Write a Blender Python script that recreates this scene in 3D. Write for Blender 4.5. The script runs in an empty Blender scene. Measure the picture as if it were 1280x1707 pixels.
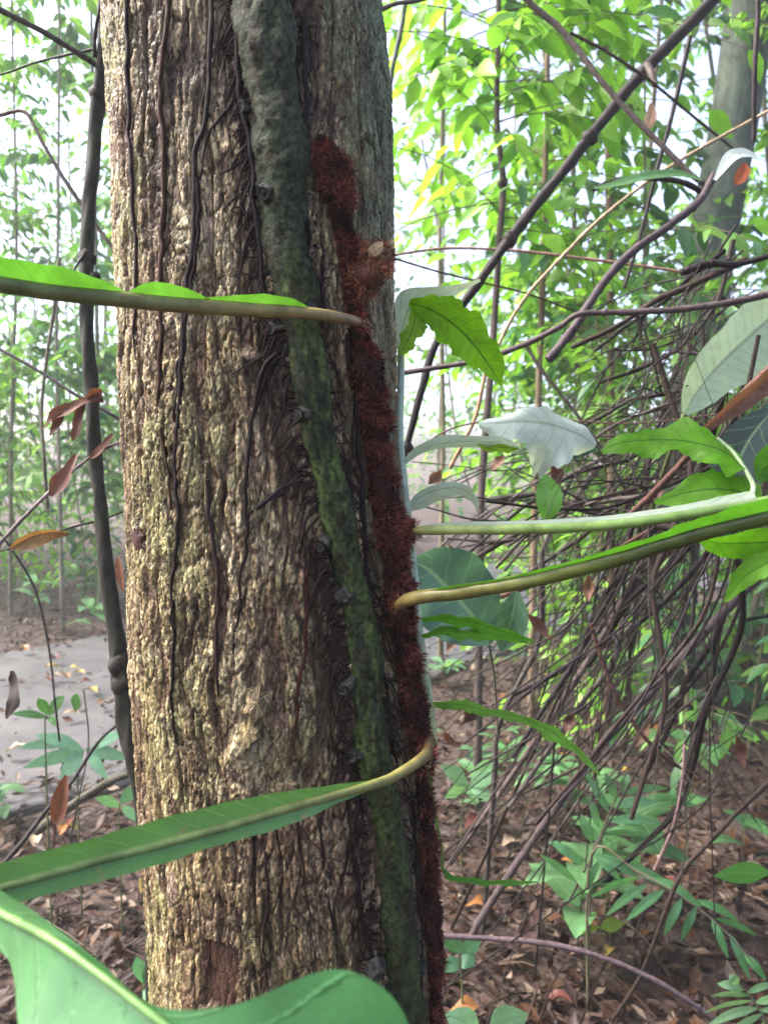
import bpy, math, random
import numpy as np
from mathutils import Vector

random.seed(7)
RNG = np.random.default_rng(11)
SC = bpy.context.scene
COL = SC.collection

# ------------------------------------------------------------------ camera, sky, sun, exposure
FPX, W0, H0 = 1290.0, 1280.0, 1707.0
CAM = np.array([0.0, 0.0, 1.40])
PITCH = math.radians(4.6)
FW = np.array([0, math.cos(PITCH), -math.sin(PITCH)])
UP = np.array([0, math.sin(PITCH), math.cos(PITCH)])
RT = np.array([1.0, 0, 0])
cd = bpy.data.cameras.new('camera')
cam = bpy.data.objects.new('camera', cd); COL.objects.link(cam)
cam.location = CAM; cam.rotation_euler = (math.pi / 2 - PITCH, 0, 0)
cd.sensor_fit = 'VERTICAL'; cd.sensor_height = 24.0; cd.lens = 24.0 * FPX / H0
cd.clip_start = 0.02; cd.clip_end = 500
cd.dof.use_dof = True; cd.dof.focus_distance = 0.80; cd.dof.aperture_fstop = 6.0
SC.camera = cam

SUN_EL, SUN_AZ = math.radians(52), math.radians(-85)      # azimuth measured from +Y (ahead) towards +X
w = bpy.data.worlds.new('World'); SC.world = w; w.use_nodes = True
nt = w.node_tree
sky = nt.nodes.new('ShaderNodeTexSky'); sky.sky_type = 'NISHITA'; sky.sun_disc = False
sky.sun_elevation = SUN_EL; sky.sun_rotation = SUN_AZ
sky.air_density = 0.35; sky.dust_density = 4.0; sky.ozone_density = 0.6; sky.altitude = 0
bg = nt.nodes['Background']; bg.inputs[1].default_value = 0.15
nt.links.new(sky.outputs[0], bg.inputs[0])
sd = bpy.data.lights.new('sun', 'SUN'); sd.energy = 1.5; sd.angle = math.radians(25); sd.color = (1.0, 0.96, 0.9)
so = bpy.data.objects.new('sun', sd); COL.objects.link(so)
sdir = Vector((math.sin(SUN_AZ) * math.cos(SUN_EL), math.cos(SUN_AZ) * math.cos(SUN_EL), math.sin(SUN_EL)))
so.rotation_euler = sdir.to_track_quat('Z', 'Y').to_euler()
VS = SC.view_settings
VS.view_transform = 'Standard'; VS.look = 'None'; VS.gamma = 1.0; VS.use_curve_mapping = False; VS.exposure = 2.78
SC.render.engine = 'CYCLES'
CY = SC.cycles
CY.use_denoising = True
CY.max_bounces = 6; CY.diffuse_bounces = 3; CY.glossy_bounces = 2; CY.transmission_bounces = 4; CY.transparent_max_bounces = 4
CY.caustics_reflective = False; CY.caustics_refractive = False
CY.sample_clamp_indirect = 8.0
CY.volume_bounces = 1
HAZE = 0.0045

# ------------------------------------------------------------------ geometry helpers
def nrm(v):
    v = np.asarray(v, float)
    return v / np.maximum(np.linalg.norm(v, axis=-1, keepdims=True), 1e-9)

def P(px, py, d):                       # photo pixel at a distance ahead of the camera -> point
    return CAM + FW * d + RT * ((px - W0 / 2) / FPX * d) - UP * ((py - H0 / 2) / FPX * d)

def G(px, py, z=0.0):                   # photo pixel -> point on the ground
    r = P(px, py, 1.0) - CAM
    return CAM + r * ((z - CAM[2]) / r[2])

def catmull(pts, n):
    p = np.asarray(pts, float)
    if len(p) == 2:
        t = np.linspace(0, 1, n)[:, None]
        return p[0] * (1 - t) + p[1] * t
    q = np.vstack([2 * p[0] - p[1], p, 2 * p[-1] - p[-2]])
    t = np.linspace(0, len(p) - 1, n); i = np.minimum(t.astype(int), len(p) - 2); f = (t - i)[:, None]
    a, b, c, d = q[i], q[i + 1], q[i + 2], q[i + 3]
    return 0.5 * (2 * b + (c - a) * f + (2 * a - 5 * b + 4 * c - d) * f ** 2 + (3 * b - a - 3 * c + d) * f ** 3)

def hash2(i, j, s):
    h = (i.astype(np.int64) * 374761393 + j.astype(np.int64) * 668265263 + s * 974634777) & 0x7fffffff
    h = ((h ^ (h >> 13)) * 1274126177) & 0x7fffffff
    h = ((h ^ (h >> 16)) * 461845907) & 0x7fffffff
    return ((h ^ (h >> 15)) & 0xffffff) / float(0xffffff)

def vn(x, y, s=0):
    xi = np.floor(x); yi = np.floor(y); fx = x - xi; fy = y - yi
    fx = fx * fx * fx * (fx * (fx * 6 - 15) + 10); fy = fy * fy * fy * (fy * (fy * 6 - 15) + 10)
    a = hash2(xi, yi, s); b = hash2(xi + 1, yi, s); c = hash2(xi, yi + 1, s); d = hash2(xi + 1, yi + 1, s)
    return (a * (1 - fx) + b * fx) * (1 - fy) + (c * (1 - fx) + d * fx) * fy

def fbm(x, y, s=0, o=4):
    r = 0; a = 0.5; t = 0
    for k in range(o):
        r = r + a * vn(x * 2 ** k + 17.3 * k, y * 2 ** k + 5.1 * k, s + k); t += a; a *= 0.55
    return r / t

def worley(x, y, s=0):
    xi = np.floor(x); yi = np.floor(y)
    f1 = np.full(x.shape, 9.0); f2 = np.full(x.shape, 9.0); idv = np.zeros(x.shape)
    for dx in (-1, 0, 1):
        for dy in (-1, 0, 1):
            cx = xi + dx; cy = yi + dy
            d = np.hypot(cx + hash2(cx, cy, s) - x, cy + hash2(cx, cy, s + 1) - y)
            m = d < f1
            f2 = np.where(m, f1, np.minimum(f2, d)); idv = np.where(m, hash2(cx, cy, s + 2), idv); f1 = np.where(m, d, f1)
    return f1, f2, idv

def sst(a, b, x):
    t = np.clip((x - a) / (b - a), 0, 1); return t * t * (3 - 2 * t)

class MB:
    """collects vertices, faces, per-vertex colours, per-vertex uv and per-face material numbers"""
    def __init__(s): s.v = []; s.f = []; s.c = []; s.uv = []; s.m = []; s.n = 0
    def add(s, v, f, c=(1, 1, 1), uv=None, m=0):
        v = np.asarray(v, float).reshape(-1, 3); f = np.asarray(f, int)
        c = np.asarray(c, float); c = np.tile(c, (len(v), 1)) if c.ndim == 1 else c
        s.v.append(v); s.f.append(f + s.n); s.c.append(c); s.uv.append(np.zeros((len(v), 2)) if uv is None else np.asarray(uv, float))
        s.m.append(np.full(len(f), m)); s.n += len(v)
    def build(s, name, mats, parent=None, smooth=True, origin=None):
        V = np.vstack(s.v)
        o0 = np.zeros(3)
        if parent is not None: o0 = np.array(parent.matrix_basis.translation) + (np.array(parent.parent.matrix_basis.translation) if parent.parent else 0)
        loc = np.zeros(3) if origin is None else np.asarray(origin, float)
        if origin is None and parent is None:
            loc = V.mean(0); loc[2] = V[:, 2].min()
        base = o0 if parent is not None else loc
        V = V - base
        me = bpy.data.meshes.new(name)
        sizes = [np.full(len(f), f.shape[1]) for f in s.f]
        L = np.concatenate(sizes); idx = np.concatenate([f.ravel() for f in s.f])
        me.vertices.add(len(V)); me.vertices.foreach_set('co', V.ravel())
        me.loops.add(len(idx)); me.loops.foreach_set('vertex_index', idx.astype(np.int32))
        me.polygons.add(len(L))
        st = np.concatenate([[0], np.cumsum(L)[:-1]]).astype(np.int32)
        me.polygons.foreach_set('loop_start', st); me.polygons.foreach_set('loop_total', L.astype(np.int32))
        me.polygons.foreach_set('material_index', np.concatenate(s.m).astype(np.int32))
        me.polygons.foreach_set('use_smooth', np.full(len(L), smooth))
        ca = me.color_attributes.new('Col', 'FLOAT_COLOR', 'POINT')
        C = np.vstack(s.c); ca.data.foreach_set('color', np.hstack([C, np.ones((len(C), 1))]).ravel())
        uvl = me.uv_layers.new(name='UVMap'); UVs = np.vstack(s.uv)
        uvl.data.foreach_set('uv', UVs[idx].ravel())
        me.update(calc_edges=True); me.validate()
        for mm in (mats if isinstance(mats, (list, tuple)) else [mats]): me.materials.append(mm)
        o = bpy.data.objects.new(name, me); COL.objects.link(o)
        if parent is not None: o.parent = parent
        else: o.location = loc
        return o

def tag(o, label=None, cat=None, group=None, kind=None):
    if label: o['label'] = label
    if cat: o['category'] = cat
    if group: o['group'] = group
    if kind: o['kind'] = kind
    return o

def empty(name, loc, parent=None):
    o = bpy.data.objects.new(name, None); COL.objects.link(o); o.empty_display_size = 0.05
    if parent is not None: o.parent = parent
    else: o.location = [float(x) for x in loc]
    return o

def tube(mb, pts, radii, sides=8, n=None, c=(1, 1, 1), bump=0.0, seed=0, m=0, cap=True, flat=None, resample=True):
    p = catmull(pts, n or max(4, len(pts) * 5)) if resample else np.asarray(pts, float)
    n = len(p); r = np.interp(np.linspace(0, 1, n), np.linspace(0, 1, len(np.atleast_1d(radii))), np.atleast_1d(radii)) if np.ndim(radii) else np.full(n, radii)
    t = nrm(np.gradient(p, axis=0))
    ref = np.array([0, 0, 1.0]) if abs(t[0][2]) < 0.8 else np.array([1.0, 0, 0])
    a = np.zeros_like(p); v = nrm(ref - t[0] * np.dot(ref, t[0]))
    for k in range(n):
        v = nrm(v - t[k] * np.dot(v, t[k])); a[k] = v
    b = np.cross(t, a)
    th = np.linspace(0, 2 * np.pi, sides, endpoint=False)
    R = r[:, None] * np.ones(sides)[None]
    if bump:
        ln = np.concatenate([[0], np.cumsum(np.linalg.norm(np.diff(p, axis=0), axis=1))])
        mr = max(r.mean(), 1e-4)
        q = vn(np.cos(th)[None] * 1.3 + ln[:, None] / mr * 0.35 + seed, np.sin(th)[None] * 1.3 + ln[:, None] / mr * 0.11 + seed * 2.7, 3)
        R = R * (1 + bump * (q - 0.5) * 2)
    V = p[:, None, :] + R[..., None] * (np.cos(th)[None, :, None] * a[:, None, :] + np.sin(th)[None, :, None] * b[:, None, :])
    V = V.reshape(-1, 3)
    i = np.arange(n - 1)[:, None] * sides; j = np.arange(sides)[None]; jn = (j + 1) % sides
    F = np.stack([i + j, i + jn, i + sides + jn, i + sides + j], -1).reshape(-1, 4)
    ln = np.concatenate([[0], np.cumsum(np.linalg.norm(np.diff(p, axis=0), axis=1))])
    uv = np.stack([np.tile(np.arange(sides) / sides, n), np.repeat(ln, sides)], -1)
    cc = np.asarray(c, float)
    if cc.ndim == 2: cc = np.repeat(np.stack([np.interp(np.linspace(0, 1, n), np.linspace(0, 1, len(cc)), cc[:, k]) for k in range(3)], -1), sides, 0)
    mb.add(V, F, cc, uv, m)
    if cap:
        for e, sgn in ((0, -1), (n - 1, 1)):
            cv = p[e] + t[e] * sgn * r[e] * 0.5
            ring = V[e * sides:(e + 1) * sides]
            f = [[(k if sgn > 0 else (k + 1) % sides), ((k + 1) % sides if sgn > 0 else k), sides] for k in range(sides)]
            mb.add(np.vstack([ring, cv]), f, cc if cc.ndim == 1 else cc[e * sides], None, m)
    return p

def pix(pts):                           # list of (px,py,d)
    return np.array([P(*q) for q in pts])

def blob(mb, c, r, seed=0, amp=0.25, c_=(1, 1, 1), nu=12, nv=8, squash=(1, 1, 1), m=0):
    u = np.linspace(0, 2 * np.pi, nu, endpoint=False); v = np.linspace(0.02, np.pi - 0.02, nv)
    uu, vv = np.meshgrid(u, v)
    d = np.stack([np.cos(uu) * np.sin(vv), np.sin(uu) * np.sin(vv), np.cos(vv)], -1)
    rr = r * (1 + amp * 2 * (vn(d[..., 0] * 2.1 + seed * 3.1 + d[..., 2], d[..., 1] * 2.1 + seed + d[..., 2] * 1.3, seed) - 0.5))
    V = np.asarray(c) + d * rr[..., None] * np.asarray(squash)
    i = np.arange(nv - 1)[:, None] * nu; j = np.arange(nu)[None]; jn = (j + 1) % nu
    mb.add(V.reshape(-1, 3), np.stack([i + j, i + nu + j, i + nu + jn, i + jn], -1).reshape(-1, 4), c_, None, m)

def blade(mb, ctr, side, nor, wl, wr, cols=5, n=28, curl=0.0, wave=0.0, fold=0.15, c=(1, 1, 1), m=0, scal=0.0, sk=60.0, seed=0):
    """a leaf surface along a centre line; wl and wr are the half widths left and right in metres"""
    p = catmull(ctr, n); s_ = np.linspace(0, 1, n)
    itp = lambda a: np.interp(s_, np.linspace(0, 1, len(np.atleast_1d(a))), np.atleast_1d(a))
    side = np.asarray(side, float); nor = np.asarray(nor, float)
    if side.ndim == 2: side = nrm(np.stack([itp(side[:, k]) for k in range(3)], -1)); nor = nrm(np.stack([itp(nor[:, k]) for k in range(3)], -1))
    else: side = np.tile(side, (n, 1)); nor = np.tile(nor, (n, 1))
    L = np.concatenate([[0], np.cumsum(np.linalg.norm(np.diff(p, axis=0), axis=1))])
    smo = lambda a: np.maximum(catmull(np.stack([np.atleast_1d(a)] * 3, -1), n)[:, 0], 1e-4) if np.size(a) > 2 else itp(a)
    wl = smo(np.asarray(wl, float)); wr = smo(np.asarray(wr, float))
    sc = lambda k: 1 + scal * (2 * vn(L * sk + k * 9.1 + seed, L * 0 + k + seed, 5) - 1)
    sc2 = lambda k: 1 + scal * .5 * (2 * vn(L * sk * 4.3 + k * 5.7 + seed, L * 0 + k + seed, 6) - 1)
    wl = wl * sc(1) * sc2(3); wr = wr * sc(2) * sc2(4)
    u = np.linspace(-1, 1, 2 * cols + 1)
    off = np.where(u[None] < 0, u[None] * wl[:, None], u[None] * wr[:, None])      # minus = left
    hw = np.where(u[None] < 0, wl[:, None], wr[:, None])
    hgt = fold * np.abs(off) + curl * hw * u[None] ** 2
    if wave: hgt = hgt + wave * hw * (u[None] ** 2) * np.sin(L[:, None] * sk * 1.7 + np.sign(u)[None] * 1.3 + seed) 
    V = p[:, None] - side[:, None] * off[..., None] + nor[:, None] * hgt[..., None]
    k = 2 * cols + 1
    i = np.arange(n - 1)[:, None] * k; j = np.arange(k - 1)[None]
    F = np.stack([i + j, i + k + j, i + k + j + 1, i + j + 1], -1).reshape(-1, 4)
    uv = np.stack([np.tile(u, (n, 1)), np.tile(L[:, None], (1, k)) * 10], -1).reshape(-1, 2)
    mb.add(V.reshape(-1, 3), F, c, uv, m)
    return p

def leafpx(mb, pts, wl, wr, roll=0.0, rib=0.0, ribm=1, ribc=(1, 1, 1), **kw):
    """leaf laid out from photo pixels (px,py,depth) with widths in photo pixels at that depth; roll turns it about its rib"""
    pts = np.asarray(pts, float); p = pix(pts)
    t = nrm(np.gradient(p, axis=0))
    tc = np.stack([t @ RT, t @ UP, t @ FW], -1)
    s0 = np.stack([-tc[:, 1], tc[:, 0], 0 * tc[:, 0]], -1); s0 = nrm(s0)
    S0 = s0[:, :1] * RT + s0[:, 1:2] * UP
    N0 = nrm(np.cross(S0, t)); N0 = np.where((N0 @ FW)[:, None] > 0, -N0, N0)
    rl = np.interp(np.linspace(0, 1, len(p)), np.linspace(0, 1, len(np.atleast_1d(roll))), np.atleast_1d(roll))[:, None]
    S = np.cos(rl) * S0 + np.sin(rl) * N0; N = np.cos(rl) * N0 - np.sin(rl) * S0
    dm = pts[:, 2].mean() / FPX
    k = dm / max(0.25, math.cos(float(np.mean(rl))))
    q = blade(mb, p, S, N, np.asarray(wl, float) * k, np.asarray(wr, float) * k, **kw)
    if rib: tube(mb, q, [rib, rib * 0.35], 6, c=ribc, m=ribm, resample=False)
    return q

def leaf_template(fold=0.25, droop=0.35, wid=0.36, st=5):
    s = np.linspace(0, 1, st); w_ = wid / 2 * np.sin(np.pi * np.clip(s, 0, 1) ** 0.8) ** 0.8; w_[0] = 0.01; w_[-1] = 0.004
    V = []; 
    for k in range(st):
        z = -droop * s[k] ** 2
        V += [(-w_[k], s[k], z + fold * w_[k]), (0, s[k], z), (w_[k], s[k], z + fold * w_[k])]
    F = []
    for k in range(st - 1):
        a = 3 * k
        F += [[a, a + 1, a + 4, a + 3], [a + 1, a + 2, a + 5, a + 4]]
    return np.array(V), np.array(F)

def scatter(mb, pos, dirs, nors, size, cols, tpl, m=0):
    V0, F0 = tpl
    d = nrm(dirs); x = nrm(np.cross(d, nors)); z = np.cross(x, d)
    V = pos[:, None] + size[:, None, None] * (V0[None, :, :1] * x[:, None] + V0[None, :, 1:2] * d[:, None] + V0[None, :, 2:] * z[:, None])
    n = len(pos); k = len(V0)
    F = (F0[None] + (np.arange(n) * k)[:, None, None]).reshape(-1, F0.shape[1])
    mb.add(V.reshape(-1, 3), F, np.repeat(cols, k, 0), np.tile(np.stack([V0[:, 0] * 5, V0[:, 1]], -1), (n, 1)), m)

# ------------------------------------------------------------------ materials
class NT:
    def __init__(s, name):
        s.m = bpy.data.materials.new(name); s.m.use_nodes = True; s.t = s.m.node_tree; s.b = s.t.nodes['Principled BSDF']; s.out = s.t.nodes['Material Output']
    def n(s, ty, **kw):
        o = s.t.nodes.new(ty)
        for k, v in kw.items(): setattr(o, k, v)
        return o
    def l(s, a, b): s.t.links.new(a, b)
    def noise(s, vec, scale, detail=4, rough=0.6):
        o = s.n('ShaderNodeTexNoise'); o.inputs['Scale'].default_value = scale; o.inputs['Detail'].default_value = detail; o.inputs['Roughness'].default_value = rough
        if vec is not None: s.l(vec, o.inputs['Vector'])
        return o.outputs['Fac']
    def math(s, op, a, b=None):
        o = s.n('ShaderNodeMath', operation=op)
        for k, v in enumerate((a, b)):
            if v is None: continue
            if isinstance(v, (int, float)): o.inputs[k].default_value = v
            else: s.l(v, o.inputs[k])
        return o.outputs[0]
    def ramp(s, f, stops):
        o = s.n('ShaderNodeValToRGB'); e = o.color_ramp.elements
        while len(e) < len(stops): e.new(0.5)
        for q, (p, c) in zip(e, stops): q.position = p; q.color = (*c, 1)
        s.l(f, o.inputs[0]); return o.outputs[0]
    def mix(s, f, a, b, bt='MIX'):
        o = s.n('ShaderNodeMix', data_type='RGBA', blend_type=bt)
        for k, v in ((0, f), (6, a), (7, b)):
            if isinstance(v, (int, float)): o.inputs[k].default_value = v
            elif isinstance(v, tuple): o.inputs[k].default_value = (*v, 1)
            else: s.l(v, o.inputs[k])
        return o.outputs[2]
    def bump(s, h, st=0.5, dist=0.002):
        o = s.n('ShaderNodeBump'); o.inputs['Strength'].default_value = st; o.inputs['Distance'].default_value = dist
        s.l(h, o.inputs['Height']); s.l(o.outputs[0], s.b.inputs['Normal']); return o
    def obj(s): return s.n('ShaderNodeTexCoord').outputs['Object']
    def col(s): return s.n('ShaderNodeVertexColor', layer_name='Col').outputs[0]

def mat_bark(name, rough=0.6, scale=160, bump=0.5, dist=0.0015, var=0.35, zs=0.35, spec=.12):
    t = NT(name); mp = t.n('ShaderNodeMapping'); mp.inputs['Scale'].default_value = (1, 1, zs); t.l(t.obj(), mp.inputs[0])
    f = t.noise(mp.outputs[0], scale, 6, 0.65)
    dk = t.ramp(f, [(0.36, (1 - var,) * 3), (0.62, (1 + var,) * 3)])
    t.l(t.mix(1.0, t.col(), dk, 'MULTIPLY'), t.b.inputs['Base Color'])
    rr = t.math('MULTIPLY_ADD', f, 0.35); 
    t.b.inputs['Roughness'].default_value = rough
    t.b.inputs['Specular IOR Level'].default_value = spec
    t.bump(f, bump, dist)
    return t.m

def mat_leaf(name, trans=0.45, rough=0.42, veins=False, tint=(1.0, 1.0, 1.0), spec=0.5, coat=0.0, mott=0.18, vk=9.0, ribcol=None, vs=.35, spots=False):
    t = NT(name); c = t.col()
    f = t.noise(t.obj(), 45, 5, .7)
    c = t.mix(1.0, c, t.ramp(f, [(0.3, (1 - mott,) * 3), (0.7, (1 + mott,) * 3)]), 'MULTIPLY')
    if veins:
        uv = t.n('ShaderNodeUVMap', uv_map='UVMap'); sx = t.n('ShaderNodeSeparateXYZ'); t.l(uv.outputs[0], sx.inputs[0])
        au = t.math('ABSOLUTE', sx.outputs[0])
        ph = t.math('SUBTRACT', t.math('MULTIPLY', sx.outputs[1], vk), t.math('MULTIPLY', au, 1.2))
        ph = t.math('ADD', ph, t.math('MULTIPLY', f, 0.5))
        fr = t.math('ABSOLUTE', t.math('SUBTRACT', t.math('FRACT', ph), 0.5))
        line = t.n('ShaderNodeMapRange'); line.inputs[1].default_value = 0.0; line.inputs[2].default_value = 0.07; line.inputs[3].default_value = 1; line.inputs[4].default_value = 0
        t.l(fr, line.inputs[0])
        mid = t.n('ShaderNodeMapRange'); mid.inputs[1].default_value = 0.02; mid.inputs[2].default_value = 0.07; mid.inputs[3].default_value = 1; mid.inputs[4].default_value = 0
        t.l(au, mid.inputs[0])
        c = t.mix(t.math('MULTIPLY', line.outputs[0], vs), c, ribcol or (0.03, 0.10, 0.01))
        c = t.mix(t.math('MULTIPLY', mid.outputs[0], 0.8), c, ribcol or (0.03, 0.10, 0.01))
        fine = t.noise(uv.outputs[0], 30, 3)
        h = t.math('ADD', t.math('MULTIPLY', line.outputs[0], -1.0), t.math('MULTIPLY', fine, 0.5))
        t.bump(h, 0.35, 0.0012)
    if spots: c = t.mix(t.ramp(t.noise(t.obj(), 38, 2), [(.66, (0, 0, 0)), (.72, (.8, .8, .8))]), c, (.20, .13, .05))
    t.l(c, t.b.inputs['Base Color'])
    t.b.inputs['Roughness'].default_value = rough; t.b.inputs['Specular IOR Level'].default_value = spec
    t.b.inputs['Coat Weight'].default_value = coat
    tr = t.n('ShaderNodeBsdfTranslucent'); t.l(t.mix(1.0, c, (1.3 * tint[0], 1.35 * tint[1], 0.8 * tint[2]), 'MULTIPLY'), tr.inputs[0])
    ms = t.n('ShaderNodeMixShader'); ms.inputs[0].default_value = trans
    t.l(t.b.outputs[0], ms.inputs[1]); t.l(tr.outputs[0], ms.inputs[2]); t.l(ms.outputs[0], t.out.inputs[0])
    return t.m

def m_wet_bark():
    t = NT('wet_bark'); o = t.obj()
    wv = t.n('ShaderNodeTexNoise'); wv.inputs['Scale'].default_value = 60; wv.inputs['Detail'].default_value = 3; t.l(o, wv.inputs['Vector'])
    sub = t.n('ShaderNodeVectorMath', operation='MULTIPLY_ADD'); t.l(wv.outputs['Color'], sub.inputs[0]); sub.inputs[1].default_value = (.010, .010, .016); t.l(o, sub.inputs[2])
    mp = t.n('ShaderNodeMapping'); mp.inputs['Scale'].default_value = (1, 1, .30); t.l(sub.outputs[0], mp.inputs[0])
    def cracks(sc, lo, hi):
        v = t.n('ShaderNodeTexVoronoi', feature='DISTANCE_TO_EDGE'); v.inputs['Scale'].default_value = sc; t.l(mp.outputs[0], v.inputs['Vector'])
        r = t.n('ShaderNodeMapRange'); r.inputs[1].default_value = lo; r.inputs[2].default_value = hi; t.l(v.outputs['Distance'], r.inputs[0]); return r.outputs[0]
    a = cracks(100, .01, .10); b = cracks(280, .0, .13)
    f = t.noise(mp.outputs[0], 230, 6, .7)
    pt = t.noise(o, 26, 3)
    am = t.math('MAXIMUM', a, t.ramp(pt, [(.40, (0, 0, 0)), (.58, (.85, .85, .85))]))
    c = t.mix(1.0, t.col(), t.ramp(f, [(.36, (.5, .5, .5)), (.64, (1.5, 1.5, 1.5))]), 'MULTIPLY')
    c = t.mix(t.math('MULTIPLY', t.math('SUBTRACT', 1.0, b), .55), c, (.022, .011, .008))
    c = t.mix(t.math('MULTIPLY', t.math('SUBTRACT', 1.0, am), .80), c, (.016, .008, .006))
    t.l(c, t.b.inputs['Base Color'])
    t.b.inputs['Roughness'].default_value = .42; t.b.inputs['Specular IOR Level'].default_value = .22
    h = t.math('ADD', t.math('ADD', t.math('MULTIPLY', am, 1.0), t.math('MULTIPLY', b, .4)), t.math('MULTIPLY', f, .7))
    t.bump(h, .6, .0020)
    return t.m
M_BARK = m_wet_bark()
M_STEM = mat_bark('mossy_stem', 0.6, 210, 0.9, 0.0035, 0.75, 0.9, .1)
M_TWIG = mat_bark('twig_bark', 0.55, 120, 0.6, 0.002, 0.4, 0.4)
M_BG = mat_bark('far_bark', 0.75, 22, 0.6, 0.01, 0.35, 0.4)
M_ROOT = mat_bark('dark_root', 0.5, 240, 0.5, 0.001, 0.35, 0.4, .1)
M_SCALE = mat_leaf('rhizome_scale', 0.2, 0.45, mott=0.3, spec=.25, tint=(1.2, 0.6, 0.6))
M_FROND = mat_leaf('fern_frond', 0.5, 0.4, True, vk=8.0, spec=.22, mott=.3, ribcol=(.015, .06, .006))
M_FRONDTOP = mat_leaf('glossy_frond', 0.14, 0.3, True, coat=0.08, vk=4.0, ribcol=(0.32, 0.40, 0.13), vs=.10, spots=True)
M_NEAR = mat_leaf('near_frond', 0.2, 0.34, True, coat=.15, vk=3.0, ribcol=(.10, .22, .08), vs=.12)
M_RACHIS = mat_leaf('rachis', 0.1, 0.42, mott=0.45, spec=.3)
M_PALE = mat_leaf('pale_leaf', 0.3, 0.28, True, coat=0.4, vk=4.0, ribcol=(0.15, 0.20, 0.12), mott=0.14, vs=.6)
M_BROAD = mat_leaf('broad_leaf', 0.35, 0.38, True, coat=0.15, vk=3.5, ribcol=(0.13, 0.22, 0.11), vs=.45)
M_LEAF = mat_leaf('tree_leaf', 0.5, 0.4, spec=.35)
M_DEAD = mat_leaf('dead_leaf', 0.2, 0.55, True, vk=5.0, ribcol=(0.06, 0.03, 0.02), mott=0.35, tint=(0.9, 0.7, 0.6), spec=.2)
M_LITTER = mat_leaf('litter_leaf', 0.15, 0.45, mott=0.3, tint=(0.9, 0.7, 0.6), spec=.15)

def m_ground():
    t = NT('forest_soil'); o = t.obj()
    f = t.noise(o, 9, 8, 0.7); g = t.noise(o, 60, 4)
    c = t.ramp(f, [(0.3, (0.015, 0.009, 0.006)), (0.5, (0.045, 0.025, 0.018)), (0.72, (0.09, 0.058, 0.042))])
    t.l(t.mix(1.0, c, t.ramp(g, [(0.3, (0.6,) * 3), (0.7, (1.4,) * 3)]), 'MULTIPLY'), t.b.inputs['Base Color'])
    t.b.inputs['Roughness'].default_value = 0.8; t.bump(t.math('ADD', f, g), 0.8, 0.03); return t.m
def m_path():
    t = NT('path_concrete'); o = t.obj()
    f = t.noise(o, 2.2, 9, 0.75); g = t.noise(o, 90, 3)
    c = t.ramp(f, [(0.36, (0.03, 0.03, 0.033)), (0.62, (0.072, 0.068, 0.07))])
    t.l(t.mix(1.0, c, t.ramp(g, [(0.3, (0.75,) * 3), (0.7, (1.2,) * 3)]), 'MULTIPLY'), t.b.inputs['Base Color'])
    t.b.inputs['Roughness'].default_value = 0.6; t.bump(g, 0.5, 0.004); return t.m
M_GROUND, M_PATH = m_ground(), m_path()

# ------------------------------------------------------------------ ground and path
def ground_z(x, y):
    return 0.10 * (fbm(x * 0.35 + 3, y * 0.35, 41, 3) - 0.5) + 0.03 * (vn(x * 2.1, y * 2.1, 44) - 0.5)

PATH_C = np.array([(-9.0, -1.2), (-4.5, 2.2), (-2.3, 3.85), (-1.25, 4.75), (-0.3, 5.9), (0.9, 7.2), (2.4, 8.6), (4.6, 10.2), (8.0, 12.0), (14.0, 14.5)])
PC = catmull(np.hstack([PATH_C, np.zeros((len(PATH_C), 1))]), 90)[:, :2]
PTn = nrm(np.gradient(PC, axis=0)); PN = np.stack([-PTn[:, 1], PTn[:, 0]], -1)
def path_dist(x, y):
    d = np.full(np.shape(x), 99.0)
    for a in PC: d = np.minimum(d, np.hypot(x - a[0], y - a[1]))
    return d
gx = np.concatenate([-np.geomspace(160, 6.2, 16), np.linspace(-6, 6, 121), np.geomspace(6.2, 160, 16)])
gy = np.concatenate([-np.geomspace(60, 2.2, 10), np.linspace(-2, 14, 161), np.geomspace(14.3, 300, 22)])
XX, YY = np.meshgrid(gx, gy)
PD = path_dist(XX, YY)
ZZ = ground_z(XX, YY) * sst(1.15, 1.9, PD) - 0.02 * (1 - sst(1.2, 1.5, PD))
mb = MB(); nX = len(gx); i = np.arange(len(gy) - 1)[:, None] * nX; j = np.arange(nX - 1)[None]
mb.add(np.stack([XX, YY, ZZ], -1).reshape(-1, 3), np.stack([i + j, i + j + 1, i + nX + j + 1, i + nX + j], -1).reshape(-1, 4))
ground = tag(mb.build('ground', M_GROUND, origin=(0, 0, 0)), 'brown forest soil under the fallen leaves', 'ground', kind='structure')
mb = MB(); HWP = 1.28; prof = np.array([(-1, -0.04), (-1, 0.012), (-0.97, 0.02), (-0.5, 0.026), (0, 0.03), (0.5, 0.026), (0.97, 0.02), (1, 0.012), (1, -0.04)])
hw = HWP * (1 + 0.04 * (vn(np.arange(90) * 0.7, np.arange(90) * 0.0, 9) - 0.5))
V = np.stack([PC[:, None, 0] + PN[:, None, 0] * prof[None, :, 0] * hw[:, None], PC[:, None, 1] + PN[:, None, 1] * prof[None, :, 0] * hw[:, None], np.tile(prof[None, :, 1], (90, 1))], -1)
k = len(prof); i = np.arange(89)[:, None] * k; j = np.arange(k - 1)[None]
mb.add(V.reshape(-1, 3), np.stack([i + j, i + k + j, i + k + j + 1, i + j + 1], -1).reshape(-1, 4))
path = tag(mb.build('path', M_PATH, origin=(0, 0, 0)), 'grey paved path curving through the trees', 'path', kind='structure')

def gz(x, y):
    x = np.asarray(x, float); y = np.asarray(y, float); pd = path_dist(x, y)
    return np.where(pd < 1.25, 0.03, ground_z(x, y) * sst(1.15, 1.9, pd))

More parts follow.
